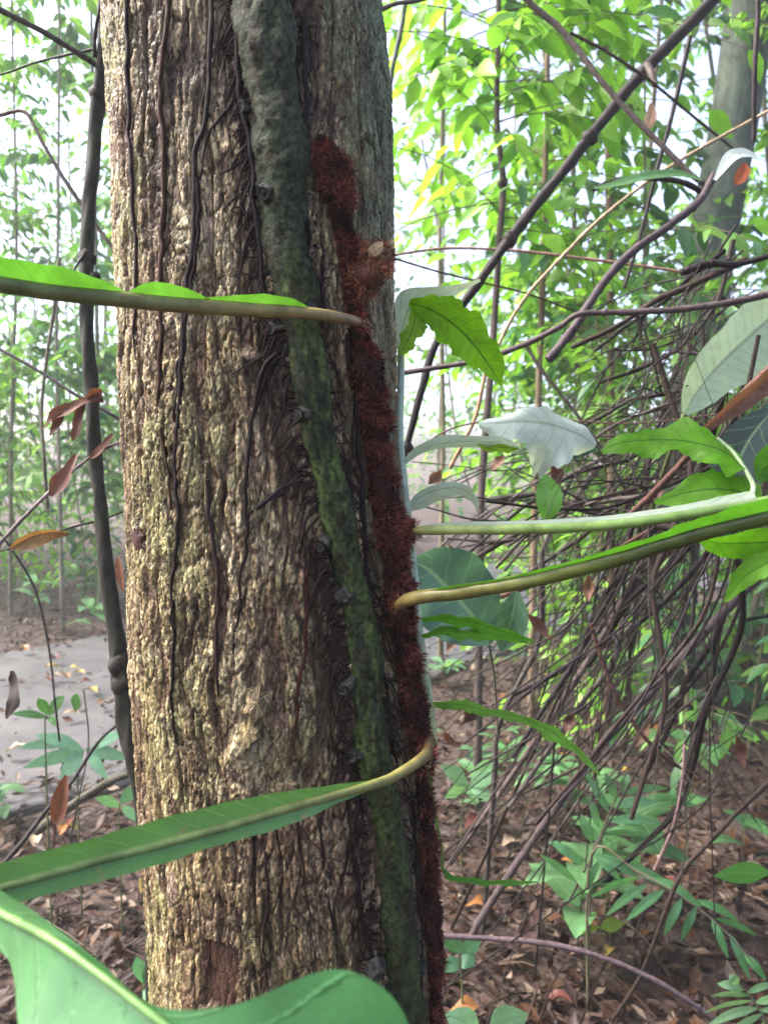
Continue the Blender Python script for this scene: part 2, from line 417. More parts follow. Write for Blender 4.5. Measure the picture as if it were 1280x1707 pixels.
# ------------------------------------------------------------------ the big trunk
TY = 0.88
LE = np.array([(185, -400), (187, 0), (195, 200), (207, 420), (212, 560), (215, 700), (222, 900), (231, 1100), (242, 1280), (256, 1450), (268, 1707), (285, 2300), (285, 3400)])
RE = np.array([(625, -400), (634, 0), (646, 130), (651, 300), (654, 480), (658, 600), (663, 720), (676, 900), (692, 1060), (706, 1230), (722, 1450), (733, 1707), (765, 2300), (780, 3400)])
def trunk_at(z):
    z = np.asarray(z, float)
    rel_y, rel_z = TY, z - CAM[2]
    d = rel_y * FW[1] + rel_z * FW[2]; u = rel_y * UP[1] + rel_z * UP[2]
    py = H0 / 2 - FPX * u / d
    l = np.interp(py, LE[:, 1], LE[:, 0]); r = np.interp(py, RE[:, 1], RE[:, 0])
    dd = np.where(py < -400, TY, d)
    rad = np.sin(np.arctan((r - l) / 2 / FPX)) * dd
    cx = ((l + r) / 2 - W0 / 2) / FPX * dd
    cx = np.where(z > 2.35, cx - (z - 2.35) * 0.05, cx)
    return cx, rad, py

def S(px, py, off=0.0):                 # photo pixel -> point on the trunk's surface (offset outwards) and the normal there
    r = P(px, py, 1.0) - CAM; r = r / r[1]
    y = 0.74
    for _ in range(6):
        z = CAM[2] + r[2] * y
        cx, R, _p = trunk_at(z); R = float(R) + off; cx = float(cx)
        # |(r0*y-cx, y-TY)| = R
        A = r[0] ** 2 + 1; B = -2 * (r[0] * cx + TY); C_ = cx * cx + TY * TY - R * R
        disc = B * B - 4 * A * C_
        y = (-B - math.sqrt(max(disc, 0))) / (2 * A)
    p = CAM + r * y
    nn = np.array([p[0] - cx, p[1] - TY, 0]); nn /= np.linalg.norm(nn)
    if disc < 0: p = np.array([cx + nn[0] * R, TY + nn[1] * R, p[2]])
    return p, nn

ZD0, ZD1 = 0.70, 2.12
zr = np.concatenate([np.linspace(-0.1, ZD0, 60, endpoint=False), np.linspace(ZD0, ZD1, 900, endpoint=False), np.linspace(ZD1, 4.6, 90)])
thf = np.linspace(-math.pi * 1.06, math.pi * 0.06, 470, endpoint=False)      # towards the camera
thb = np.linspace(math.pi * 0.06, math.pi * 0.94, 110, endpoint=False)
th = np.concatenate([thf, thb])
TH, Zg = np.meshgrid(th, zr)
cxz, Rz, pyz = trunk_at(zr)
flare = 1 + 0.55 * np.exp(-np.maximum(zr, 0) / 0.16)
Rg = (Rz * flare)[:, None]
sv = (TH + math.pi / 2) * 0.15                       # metres round the trunk, 0 facing the camera
PXg = np.interp(zr, zr, (LE[0, 0] * 0 + W0 / 2 + cxz / (TY - 0.06) * FPX))[:, None] + np.sin(TH + math.pi / 2) * 225      # rough photo column
PYg = np.tile(pyz[:, None], (1, len(th)))
wp = 0.010 * (fbm(sv * 30, Zg * 12, 3, 3) - 0.5) * 2
w2 = 0.004 * (fbm(sv * 90, Zg * 60, 8, 2) - 0.5) * 2
f1, f2, id1 = worley((sv + wp) / 0.0092, (Zg + wp) / 0.050, 21)
pl1 = sst(0.02, 0.16, f2 - f1)
g1, g2, id2 = worley((sv + wp + w2) / 0.0044, (Zg + 2 * w2) / 0.0150, 31)
pl2 = sst(0.02, 0.16, g2 - g1)
h1, h2, id3 = worley((sv + w2) / 0.0032, (Zg + w2) / 0.0055, 61)
pl3 = sst(0.0, 0.3, h2 - h1)
ridge = 1 - np.abs(2 * fbm((sv + 0.6 * wp) * 95, Zg * 9, 51, 4) - 1)           # long vertical ribs
furrow = sst(0.86, 0.97, 1 - np.abs(2 * fbm((sv + wp) * 42, Zg * 4.2, 71, 3) - 1))  # long furrows
low = fbm(sv * 14, Zg * 7, 5, 3)
rough = fbm(sv * 320, Zg * 200, 81, 3)
blocky = sst(0.38, 0.62, fbm(sv * 9 + 4, Zg * 4, 91, 3))
smoothp = sst(0.56, 0.70, fbm(sv * 16 + 9, Zg * 9 + 2, 95, 3))               # worn pale patches
hgt = 0.006 * (low - 0.5) + 0.0030 * pl1 * (1 - 0.6 * smoothp) + 0.0022 * pl2 * (0.4 + 0.6 * blocky) + 0.0010 * pl3 \
    + 0.0036 * (ridge - 0.5) * (1 - 0.5 * smoothp) - 0.0055 * furrow * (1 - 0.5 * smoothp) + 0.0022 * (rough - 0.5) + 0.0022 * (id1 - 0.5) + 0.0018 * (id2 - 0.5)
def near(px0, py0, rx, ry, k=1.0):      # soft patch on the trunk, in photo units
    wob = 1 + 0.5 * (fbm(sv * 40, Zg * 25, 33, 3) - 0.5) * 2
    return np.exp(-(((PXg - px0) / rx) ** 2 + ((PYg - py0) / ry) ** 2) * wob * k)
lump = near(430, 1190, 34, 60) ** 1.5
hgt += 0.010 * sst(0.25, 0.7, lump) * (0.75 + 0.5 * rough)
scar = (np.abs(PXg - 398 + 0.05 * (PYg - 1480)) < 24 + 12 * (rough - 0.5)) & (np.abs(PYg - 1478) < 48 + 30 * (rough - 0.5))
hgt = np.where(scar, hgt * 0.3 - 0.003, hgt)
rock = near(720, 500, 75, 900)          # greyer weathered flank
# the bark's own colours
def C3(*c): return np.array(c)
lich = fbm(sv * 22 + 2, Zg * 10, 101, 4); redn = fbm(sv * 18 + 7, Zg * 5, 111, 4); gry = fbm(sv * 55, Zg * 30, 121, 3)
tan = C3(.36, .245, .125)[None, None] * (0.7 + 0.6 * id2[..., None])
pale = C3(.58, .44, .28)[None, None]; oliv = C3(.235, .212, .088)[None, None]; dark = C3(.035, .017, .012)[None, None]; redb = C3(.13, .066, .044)[None, None]; grn = C3(.15, .17, .09)[None, None]
def mixc(a, b, f): return a * (1 - f[..., None]) + b * f[..., None]
col = mixc(tan, pale, 0.9 * sst(0.42, 0.66, gry) * (0.35 + 0.65 * sst(0.4, 0.6, id2)))
olf = sst(0.48, 0.60, lich) * 0.75
for q in ((340, 1150, 70, 190, .75), (370, 690, 60, 80, .6), (250, 1560, 90, 140, .5), (480, 1400, 60, 90, .4), (560, 1600, 50, 130, .6), (240, 700, 40, 160, .45), (390, 580, 40, 60, .4), (300, 900, 60, 60, .4)):
    olf = np.maximum(olf, q[4] * near(*q[:4]))
col = col * (0.5 + 0.9 * sst(.1, .9, id3))[..., None]
spk = sst(.80, .86, id3) * sst(.35, .6, id2)
col = mixc(col, pale * 1.1, .6 * spk)
col = mixc(col, redb, .8 * sst(.22, .14, id2))
col = mixc(col, oliv * (0.7 + 0.7 * id2[..., None]), np.clip(olf, 0, 0.85))
rdf = 0.65 * sst(0.50, 0.60, redn)
for q in ((500, 950, 70, 260, .7), (480, 700, 60, 100, .55), (270, 560, 60, 120, .5), (440, 1130, 40, 40, .6), (600, 720, 40, 150, .4), (430, 1380, 60, 60, .35), (235, 930, 20, 40, .8)):
    rdf = np.maximum(rdf, q[4] * near(*q[:4]) * (0.5 + 0.5 * sst(0.3, 0.6, id1)))
col = mixc(col, redb * (0.7 + 0.8 * id2[..., None]), np.clip(rdf, 0, 0.9))
col = mixc(col, grn * (0.6 + 0.9 * gry[..., None]), 0.9 * np.clip(rock + near(600, 120, 70, 260), 0, 1) * sst(0.25, 0.6, lich))
for q in ((370, 390, 50, 170, .65), (440, 1190, 34, 60, .6), (355, 130, 60, 120, .3), (520, 1060, 25, 60, .4)):
    col = mixc(col, pale * (0.75 + 0.5 * gry[..., None]), q[4] * near(*q[:4]) * sst(0.25, 0.6, gry))
inner = np.clip(1.0 - pl1, 0, 1) * 0.75 * (1 - 0.5 * smoothp); inner = np.maximum(inner, 0.85 * furrow * (1 - 0.4 * smoothp)); inner = np.maximum(inner, 0.65 * (1 - pl2) * (.4 + .6 * blocky))
inner = np.maximum(inner, 0.6 * sst(0.62, 0.85, 1 - ridge))
col = mixc(col, mixc(redb, dark, sst(0.35, 0.65, redn[...])), np.clip(inner, 0, 0.95))         # older dark inner bark in the cracks
col = np.where(scar[..., None], C3(.085, .042, .028)[None, None] * (0.8 + 0.4 * rough[..., None]), col)
dark_streak = 0.85 * near(520, 250, 22, 260) + 0.8 * near(470, 620, 40, 110) + 0.6 * near(320, 420, 26, 330) + 0.7 * near(490, 380, 45, 60) + .5 * near(390, 130, 22, 160)   # dark streaks beside roots
col = mixc(col, dark * 1.1, np.clip(dark_streak, 0, 0.8) * sst(0.25, 0.55, fbm(sv * 60, Zg * 9, 131, 3)))
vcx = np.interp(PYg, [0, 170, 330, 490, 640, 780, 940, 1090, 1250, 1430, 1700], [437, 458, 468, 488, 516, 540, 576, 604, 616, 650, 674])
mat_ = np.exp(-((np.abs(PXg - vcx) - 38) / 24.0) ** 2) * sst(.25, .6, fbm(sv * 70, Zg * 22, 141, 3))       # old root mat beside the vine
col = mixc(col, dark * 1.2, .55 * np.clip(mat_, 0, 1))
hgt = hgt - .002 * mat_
col = col * 1.06 * C3(.90, 1.0, .94)
hgt = hgt * .82
RR = Rg + hgt
V = np.stack([cxz[:, None] + RR * np.cos(TH), TY + RR * np.sin(TH), Zg], -1)
nT = len(th); i = np.arange(len(zr) - 1)[:, None] * nT; j = np.arange(nT)[None]; jn = (j + 1) % nT
tree = empty('tree', (float(trunk_at(0.0)[0]), TY, 0.0))
tag(tree, 'thick tree trunk with flaky tan and olive bark, climbers on it', 'tree')
mb = MB(); mb.add(V.reshape(-1, 3), np.stack([i + j, i + jn, i + nT + jn, i + nT + j], -1).reshape(-1, 4), col.reshape(-1, 3))
trunk = mb.build('trunk', M_BARK, tree)

# loose bark plates standing off the trunk
def bark_flake(px, py, wpx, hpx, c, lift=0.006, rot=0.0, seed=0):
    mbf = MB(); n = 26
    a = np.linspace(0, 2 * np.pi, n, endpoint=False); rr = 1 + 0.5 * (fbm(np.cos(a) * 3 + seed, np.sin(a) * 3 + seed, seed, 3) - 0.5) * 2
    x = np.cos(a) * rr * wpx / 2; y = np.sin(a) * rr * hpx / 2
    xr = x * math.cos(rot) - y * math.sin(rot); yr = x * math.sin(rot) + y * math.cos(rot)
    top = []; mid = []; bot = []
    for k in range(n):
        q, nn = S(px + xr[k], py + yr[k], 0.0); lf = lift * (0.6 + 0.5 * math.sin(a[k] + seed))
        bot.append(q - nn * 0.006); mid.append(q + nn * lf * 0.8); q2, n2 = S(px + xr[k] * 0.75, py + yr[k] * 0.8); top.append(q2 + n2 * lf * 1.25)
    q, nn = S(px, py); V = np.array(bot + mid + top + [q + nn * lift * 1.1])
    F4 = [[k, (k + 1) % n, n + (k + 1) % n, n + k] for k in range(n)] + [[n + k, n + (k + 1) % n, 2 * n + (k + 1) % n, 2 * n + k] for k in range(n)]
    F3 = [[2 * n + k, 2 * n + (k + 1) % n, 3 * n] for k in range(n)]
    cc = np.array(c) * .5 * (0.5 + 1.0 * RNG.random((len(V), 1)))
    mbf.add(V, F4, cc); mbf.add(V, F3, cc)
    return mbf.build('bark_flake', M_BARK, tree, smooth=False)
flakes = [(432, 1165, 46, 70, .4, .010), (415, 1215, 40, 60, .5, .009), (468, 1315, 60, 26, -.3, .005), (236, 905, 24, 60, 0, .006), (500, 715, 26, 40, .3, .004),
          (640 - 35, 780, 16, 70, 0, .003), (540, 465, 20, 30, 0, .004), (555, 445, 18, 34, .3, .005), (545, 520, 22, 34, 0, .004), (535, 560, 16, 40, 0, .003), (345, 395, 30, 80, 0, .003), (385, 300, 44, 70, .2, .003),
          (420, 590, 50, 26, .1, .004), (218, 620, 14, 70, 0, .004), (365, 160, 28, 44, .2, .004), (505, 1060, 26, 18, 0, .003), (455, 925, 18, 34, .2, .003), (610, 1430, 18, 90, 0, .003), (290, 1480, 18, 60, 0, .003), (340, 1600, 20, 70, .1, .003), (470, 1590, 22, 50, 0, .003), (250, 250, 20, 40, 0, .003), (300, 330, 26, 36, .3, .003)]
for k, q in enumerate(flakes):
    c = [(.40, .29, .18), (.30, .25, .12), (.46, .34, .24), (.24, .13, .09)][k % 4] if k > 3 else [(.38, .29, .15), (.33, .26, .12), (.40, .31, .17), (.12, .05, .04)][k]
    bark_flake(q[0], q[1], q[2], q[3], c, q[5], q[4], k)

# ------------------------------------------------------------------ climbing vine: stem with leaf scars and clinging roots
q0, _n = S(640, 1640, 0.02)
vine = empty('climbing_vine', (float(trunk_at(0.0)[0]) + .12, TY - .13, 0.0))
tag(vine, 'thick dark green mossy vine stem climbing the tree trunk, with thin black clinging roots', 'vine')
VS_ = [(428, -330, 40), (432, -120, 40), (437, 0, 42), (448, 90, 42), (458, 170, 40), (464, 250, 38), (468, 330, 38), (474, 410, 34), (488, 490, 31), (503, 560, 30), (516, 640, 28), (524, 710, 26), (540, 780, 26), (560, 860, 26), (576, 940, 28), (594, 1010, 28), (604, 1090, 29), (613, 1170, 30), (616, 1250, 31), (636, 1330, 33), (650, 1430, 35), (661, 1540, 37), (670, 1640, 38), (678, 1760, 38), (690, 2100, 36)]
pts = []; rad = []
for x, y, r in VS_:
    rm = r * 0.74 / FPX; q, nn = S(x, y, rm * 0.12); pts.append(q); rad.append(rm * (1.0 + .14 * math.sin(y * .031) + .08 * math.sin(y * .083)))
pts.append(np.array([pts[-1][0] + .01, pts[-1][1] - .01, -0.03])); rad.append(rad[-1])
n = 330; pv = catmull(pts, n); rv = np.interp(np.linspace(0, 1, n), np.linspace(0, 1, len(rad)), rad)
# stem surface with bark relief and moss colour
sides = 40; tt = nrm(np.gradient(pv, axis=0)); aa = nrm(np.cross(tt, np.array([0, -1.0, 0]))); bb = np.cross(tt, aa)
a = np.linspace(0, 2 * np.pi, sides, endpoint=False); LL = np.concatenate([[0], np.cumsum(np.linalg.norm(np.diff(pv, axis=0), axis=1))])
Au, Lu = np.meshgrid(a, LL)
rel = 0.50 * (fbm(np.cos(Au) * .9 + Lu * 16, np.sin(Au) * .9 + 3, 27, 3) - 0.5) + 0.40 * (fbm(np.cos(Au) * 2 + 5, np.sin(Au) * 2 + Lu * 40, 7, 4) - 0.5) + 0.20 * (fbm(Au * 6, Lu * 160, 9, 3) - 0.5)
Rv = rv[:, None] * (1 + rel)
V = pv[:, None] + Rv[..., None] * (np.cos(Au)[..., None] * aa[:, None] + np.sin(Au)[..., None] * bb[:, None])
moss = sst(0.42, 0.62, fbm(np.cos(Au) * 1.5 + Lu * 9, np.sin(Au) * 1.5 + Lu * 14, 15, 4)); fine = fbm(Au * 5, Lu * 230, 17, 3)
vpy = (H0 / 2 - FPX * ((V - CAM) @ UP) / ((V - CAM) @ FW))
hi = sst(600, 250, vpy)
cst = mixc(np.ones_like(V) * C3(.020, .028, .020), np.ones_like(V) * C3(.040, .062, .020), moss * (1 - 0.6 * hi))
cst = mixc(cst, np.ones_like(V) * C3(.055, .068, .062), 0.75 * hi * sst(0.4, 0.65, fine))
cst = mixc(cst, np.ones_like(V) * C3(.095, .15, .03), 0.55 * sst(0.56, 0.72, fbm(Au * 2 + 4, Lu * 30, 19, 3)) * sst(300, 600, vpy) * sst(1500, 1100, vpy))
cst = mixc(cst, np.ones_like(V) * C3(.03, .018, .014), 0.7 * sst(0.55, 0.75, fbm(Au * 3, Lu * 60, 23, 3)))
i = np.arange(n - 1)[:, None] * sides; j = np.arange(sides)[None]; jn = (j + 1) % sides
cst = (cst * .8 + cst.mean(-1, keepdims=True) * .25) * .80 * C3(1.05, 1.08, .78)
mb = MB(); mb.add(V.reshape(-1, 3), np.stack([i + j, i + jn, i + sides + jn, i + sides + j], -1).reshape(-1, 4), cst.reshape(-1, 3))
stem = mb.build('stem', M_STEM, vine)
def scar_knob(px, py, r, out, dirpx=(0, 0), c=(.06, .065, .066)):
    rm = r * .66 / FPX; out = out * .62; c = (c[0] * .6, c[1] * .55, c[2] * .46); q, nn = S(px, py, out); m2 = MB()
    d = nrm(nn + RT * dirpx[0] - UP * dirpx[1])
    tube(m2, [q - d * rm * 1.8, q - d * rm * .6, q + d * rm * .15], [rm * 1.5, rm * 1.15, rm * .85], 14, 8, c=c, bump=.7, seed=px, cap=False)
    e = q + d * rm * .15; x = nrm(np.cross(d, UP)); y = np.cross(x, d); k = 14; al = np.linspace(0, 2 * np.pi, k, endpoint=False)
    ring = lambda f, h: e + d * rm * h + rm * f * (np.cos(al)[:, None] * x + np.sin(al)[:, None] * y)
    Vv = np.vstack([ring(.85, 0), ring(.7, .08), ring(.6, -.12), ring(.22, -.1), ring(.12, .05), e[None]])
    F = [[o * k + t, o * k + (t + 1) % k, (o + 1) * k + (t + 1) % k, (o + 1) * k + t] for o in range(4) for t in range(k)]
    cc = np.repeat(np.array([c, np.array(c) * 1.15, np.array(c), np.array(c), np.array(c) * .7, np.array(c) * .5]), [k] * 5 + [1], 0)
    m2.add(Vv, F, cc); m2.add(Vv, [[4 * k + t, 4 * k + (t + 1) % k, 5 * k] for t in range(k)], cc)
    return m2.build('leaf_scar', M_STEM, stem)
for q in ((440, 322, 15, .028, (-.7, .5)), (402, 178, 13, .012, (-1.0, .1), (.05, .06, .06)), (478, 92, 13, .026, (.5, -.3)), (588, 998, 13, .026, (.1, .4)), (572, 824, 12, .03, (.9, .0), (.05, .06, .05)), (533, 912, 12, .012, (-.8, .2)), (496, 692, 13, .016, (-.9, 0)), (452, 548, 12, .012, (-.9, .2)), (571, 1150, 12, .014, (-.9, .1)), (628, 1112, 12, .022, (.8, 0)), (585, 1262, 13, .014, (-.9, .1)), (706, 1612, 13, .026, (.6, 0)), (630, 1628, 12, .03, (-.3, .2)), (520, 508, 11, .03, (.5, -.2))):
    scar_knob(*q)
roots = [([(281, -60), (279, 40), (268, 130), (271, 210), (276, 300), (272, 380), (268, 470), (268, 560), (266, 650), (272, 740), (281, 800), (286, 850)], 6, (.075, .035, .022)),
         ([(352, -60), (350, 60), (347, 150), (338, 215), (325, 250), (324, 330), (320, 410), (312, 470), (305, 560), (300, 640), (295, 720), (292, 800), (296, 870), (290, 940), (284, 1000), (288, 1040)], 6, (.03, .02, .018)),
         ([(207, -60), (210, 60), (214, 150), (217, 250), (224, 350), (226, 440), (224, 520), (226, 600)], 5, (.05, .03, .03)),
         ([(328, 290), (330, 380), (322, 450), (308, 530), (296, 620), (292, 700)], 5, (.035, .02, .02)),
         ([(402, 130), (385, 170), (362, 200), (345, 235), (332, 300)], 3.5, (.03, .02, .02)),
         ([(395, 60), (398, 140), (405, 190), (416, 230), (422, 280), (424, 340), (434, 400), (438, 470), (440, 530)], 7, (.02, .014, .014)),
         ([(505, 30), (508, 120), (508, 200), (502, 270), (506, 330), (515, 400), (512, 470)], 7, (.02, .014, .016)),
         ([(460, 590), (440, 610), (430, 650), (420, 700), (414, 770), (410, 830), (411, 900), (402, 960), (396, 1030), (390, 1090)], 5, (.035, .022, .018)),
         ([(345, 800), (350, 870), (358, 930), (362, 1000), (360, 1080), (366, 1160)], 5.5, (.045, .025, .022)),
         ([(512, 950), (508, 1040), (505, 1110), (496, 1170), (490, 1260)], 4, (.07, .022, .018)),
         ([(500, 800), (470, 815), (440, 838), (415, 856)], 4, (.03, .025, .03)),
         ([(498, 790), (475, 822), (452, 832), (430, 850)], 3, (.03, .025, .03)),
         ([(478, 560), (455, 600), (440, 640), (425, 690)], 3.5, (.03, .026, .03)),
         ([(482, 570), (466, 610), (452, 650), (440, 700)], 3, (.03, .026, .03)),
         ([(480, 580), (450, 585), (420, 605), (380, 628)], 2.6, (.03, .026, .03)),
         ([(490, 600), (478, 640), (470, 690), (455, 740)], 3, (.03, .026, .03)),
         ([(545, 900), (530, 960), (520, 1010), (500, 1050)], 3, (.03, .022, .02)),
         ([(560, 1040), (548, 1110), (556, 1180), (580, 1240)], 3.5, (.03, .02, .02)),
         ([(515, 400), (540, 430), (535, 480), (545, 540), (540, 600)], 4, (.03, .02, .02)),
         ([(575, 560), (590, 640), (596, 720), (604, 800), (606, 880), (614, 960), (622, 1040), (640, 1120), (650, 1200), (662, 1290)], 6, (.022, .013, .012)),
         ([(590, 700), (585, 790), (592, 870), (600, 950)], 3.5, (.03, .02, .018)),
         ([(420, 240), (400, 270), (380, 285), (360, 290)], 2.2, (.05, .03, .03)),
         ([(424, 300), (405, 320), (385, 335), (365, 362)], 2.2, (.05, .03, .03)),
         ([(440, 470), (420, 460), (402, 455), (385, 462)], 2.2, (.05, .03, .03)),
         ([(425, 350), (410, 360), (395, 345), (380, 352)], 2.0, (.05, .03, .03)),
         ([(430, 400), (412, 410), (396, 420), (380, 400)], 2.0, (.05, .03, .03)),
         ([(285, 1000), (290, 1080), (286, 1160), (292, 1240)], 4.5, (.03, .02, .02)),
         ([(600, 1300), (590, 1400), (600, 1500), (620, 1600), (628, 1720)], 6, (.02, .014, .014)),
         ([(690, 1330), (692, 1430), (700, 1530), (704, 1640), (706, 1730)], 5, (.025, .015, .014)),
         ([(540, 1300), (535, 1400), (548, 1500), (560, 1600)], 3.5, (.04, .025, .02)),
         ([(440, 1420), (446, 1500), (440, 1580), (452, 1680)], 3.5, (.05, .03, .025))]
for k, (pl, wpx, c) in enumerate(roots):
    m2 = MB(); rm = wpx * .90 / FPX; c = tuple(x * .45 for x in c)
    pl2 = catmull(np.array([(x, y, 0) for x, y in pl], float), len(pl) * 4)
    pl2[:, 0] += 3.0 * (vn(pl2[:, 1] / 22.0, pl2[:, 1] * 0 + k, 77) - .5) * 2
    cc = np.array([S(x, y, rm * .4 + .0044)[0] for x, y, _ in pl2])
    tube(m2, cc, [rm * .6, rm * .55, rm * .6, rm * .5, rm * .3], 8, len(cc) * 2, c=c, bump=.3, seed=k)
    m2.build('clinging_root', M_ROOT, vine)
# tiny rootlets at the edges of the vine
mbr = MB()
for k in range(750):
    t = RNG.random(); y0 = -20 + 1740 * t; x0 = np.interp(y0, [v[1] for v in VS_], [v[0] for v in VS_]); w0 = np.interp(y0, [v[1] for v in VS_], [v[2] for v in VS_])
    sg = -1 if RNG.random() < .6 else 1
    xa = x0 + sg * w0 * (.75 + .2 * RNG.random()); L = RNG.uniform(14, 62); sl = RNG.uniform(-.8, 2.2)
    pl = [(xa, y0), (xa + sg * L * .45, y0 + L * sl * .3 + RNG.uniform(-4, 4)), (xa + sg * L * .8 + RNG.uniform(-5, 5), y0 + L * sl)]
    tube(mbr, [S(x, y, .003 + .004 * RNG.random())[0] for x, y in pl], [.0012, .0010, .0005], 4, 6, c=np.array((.016, .009, .008)) * RNG.uniform(.6, 1.8), cap=False)
tag(mbr.build('rootlets', M_ROOT, vine), kind='stuff')

# ------------------------------------------------------------------ climbing fern: hairy rhizome and long winged fronds
fern = empty('climbing_fern', (float(trunk_at(0.0)[0]) + .17, TY - .06, 0.0))
tag(fern, 'climbing fern with red-brown hairy rhizome on the trunk and long lobed green fronds', 'fern')
RS = [(534, 236, 14), (545, 262, 26), (556, 300, 28), (564, 345, 19), (573, 390, 16), (584, 440, 18), (586, 500, 18), (596, 560, 22), (608, 615, 30), (619, 680, 31), (628, 745, 31), (637, 815, 31), (648, 885, 33), (656, 950, 33), (664, 1020, 31), (674, 1090, 30), (684, 1160, 28), (694, 1230, 25), (703, 1310, 25), (710, 1400, 25), (716, 1500, 23), (719, 1600, 22), (722, 1720, 22), (735, 2000, 20)]
pts = []; rad = []
for x, y, r in RS:
    rm = r * .76 / FPX; q, nn = S(x, y, rm * .45); pts.append(q); rad.append(rm * .80)
n = 220; pr = catmull(pts, n); rr_ = np.interp(np.linspace(0, 1, n), np.linspace(0, 1, len(rad)), rad) * (.5 + .85 * fbm(np.arange(n) * .17, np.arange(n) * 0., 12, 3))
mb = MB(); tube(mb, pr, rr_, 20, n, c=(.03, .010, .008), bump=.14, seed=3)
hook = [S(600, 470, .012)[0], S(612, 462, .022)[0], S(628, 448, .030)[0], S(634, 428, .034)[0], S(626, 415, .036)[0]]
hp = catmull(hook, 22); hr = np.interp(np.linspace(0, 1, 22), [0, .35, .7, 1], [.014, .013, .0125, .009])
tube(mb, hp, hr, 16, 22, c=np.array([(.05, .02, .014), (.10, .04, .025), (.15, .09, .05), (.20, .15, .08)]), bump=.2, seed=9)
stub = [S(650, 890, .012)[0], S(672, 886, .02)[0], P(690, 884, .80)]
tube(mb, stub, [.013, .011, .007], 12, 10, c=(.12, .03, .02), bump=.3, seed=5)
rhizome = mb.build('rhizome', M_ROOT, fern)
# hair-like scales: thousands of thin curved slivers
def hairs(mb, line, radii, count, lmin, lmax, cols, up=.15, wid=.0006):
    t_ = nrm(np.gradient(line, axis=0)); k = RNG.integers(0, len(line), count)
    d = nrm(RNG.normal(size=(count, 3))); d = nrm(d - t_[k] * np.sum(d * t_[k], 1, keepdims=True) * .8)
    p0 = line[k] + d * (radii[k] * RNG.uniform(.95, 1.12, count))[:, None] + t_[k] * RNG.uniform(-.003, .003, (count, 1))
    L = (RNG.uniform(lmin, lmax, count) * (.6 + .7 * vn(p0[:, 2] * 130, p0[:, 0] * 130, 6)))[:, None]
    dd = nrm(d + RNG.normal(size=(count, 3)) * .55 + np.array([0, 0, up]))
    cl = fbm(p0[:, 2] * 75 + p0[:, 0] * 30, (p0[:, 0] - p0[:, 1]) * 75, 18, 3); L = L * (.45 + .9 * sst(.36, .6, cl))[:, None]
    p1 = p0 + dd * L * .55; p2 = p1 + nrm(dd + RNG.normal(size=(count, 3)) * .45 - np.array([0, 0, .35])) * L * .5
    s_ = nrm(np.cross(dd, RNG.normal(size=(count, 3)))) * (wid * RNG.uniform(.6, 1.5, count))[:, None]
    V = np.stack([p0 - s_, p0 + s_, p1 - s_ * .7, p1 + s_ * .7, p2], 1).reshape(-1, 3)
    b = np.arange(count)[:, None] * 5
    ci = cols[RNG.integers(0, len(cols), count)] * RNG.uniform(.5, 1.5, (count, 1)) * (.22 + .95 * sst(.35, .65, cl))[:, None]
    c5 = np.repeat(ci, 5, 0) * np.tile([.8, .8, 1, 1, 1.5], count)[:, None]
    mb.add(V, b + np.array([[0, 1, 3, 2]]), c5); 
    mb.add(V, b + np.array([[2, 3, 4]]), c5)
red = np.array([(.075, .021, .014), (.12, .034, .022), (.21, .068, .048), (.05, .015, .011), (.16, .044, .035)])
mbs = MB(); wgt = rr_
hairs(mbs, pr, rr_, 42000, .003, .0095, red * .85, .15, .0008)
hairs(mbs, pr[4:40], rr_[4:40], 2600, .005, .012, red * 1.2, .3)
hairs(mbs, hp, hr, 1500, .004, .011, np.array([(.30, .11, .05), (.24, .08, .04), (.38, .18, .09)]))
hairs(mbs, catmull(stub, 12), np.linspace(.013, .008, 12), 900, .004, .010, red * 1.6)
for bp in (P(600, 538, .745), P(666, 1010, .76), P(712, 1262, .745)):
    hairs(mbs, bp + np.linspace(-.008, .004, 6)[:, None] * RT, np.full(6, .006), 420, .003, .008, red * 1.3)
tag(mbs.build('scales', M_SCALE, rhizome), kind='stuff')

GB = (.045, .130, .016); GM = (.05, .15, .014); GD = (.035, .12, .02); GP = (.16, .30, .14)
def frond(label):
    o = empty('frond', None, fern); o['label'] = label; return o
def stalk(pp, rads, fr, c, n=40, bump=.05):
    m2 = MB(); tube(m2, pix(pp), rads, 12, n, c=np.array(c), bump=bump, seed=len(pp)); return m2.build('rachis', M_RACHIS, fr)
# A: the frond running left across the trunk
fa = frond('long winged frond reaching left across the upper trunk')
AR = [(612, 545, .79), (603, 540, .755), (585, 534, .725), (540, 525, .69), (470, 519, .665), (380, 514, .635), (290, 508, .605), (200, 499, .575), (100, 489, .545), (0, 474, .52), (-110, 455, .50), (-260, 430, .48), (-420, 410, .47)]
stalk(AR, [.0056, .0050, .0054, .0060, .0062, .0060, .0055, .004, .003], fa, [(.10, .045, .028), (.17, .10, .05), (.26, .20, .07), (.19, .18, .06), (.12, .13, .042), (.10, .125, .04), (.10, .13, .04), (.10, .14, .04)], 60)
def wing(fr, pp, wl, wr, **kw):
    m2 = MB(); mt = kw.pop('mat', M_FROND); leafpx(m2, pp, wl, wr, **kw); return m2.build('pinna', mt, fr)
sub = lambda R, a, b, dy=0: [(x, y + dy, d) for x, y, d in R if a <= x <= b]
wing(fa, [(520, 517, .68), (480, 512, .668), (430, 508, .65), (385, 504, .636), (340, 499, .62)], [2, 2, 2, 2, 2], [1, 12, 14, 9, 2], roll=-.9, c=GB, fold=.1, n=30, scal=.06, sk=90)
wing(fa, [(350, 500, .622), (310, 498, .612), (270, 494, .598), (235, 491, .588), (214, 488, .58)], [2, 2, 2, 2, 2], [1, 13, 18, 14, 2], roll=-.85, c=GB, fold=.1, n=30, scal=.06, sk=90)
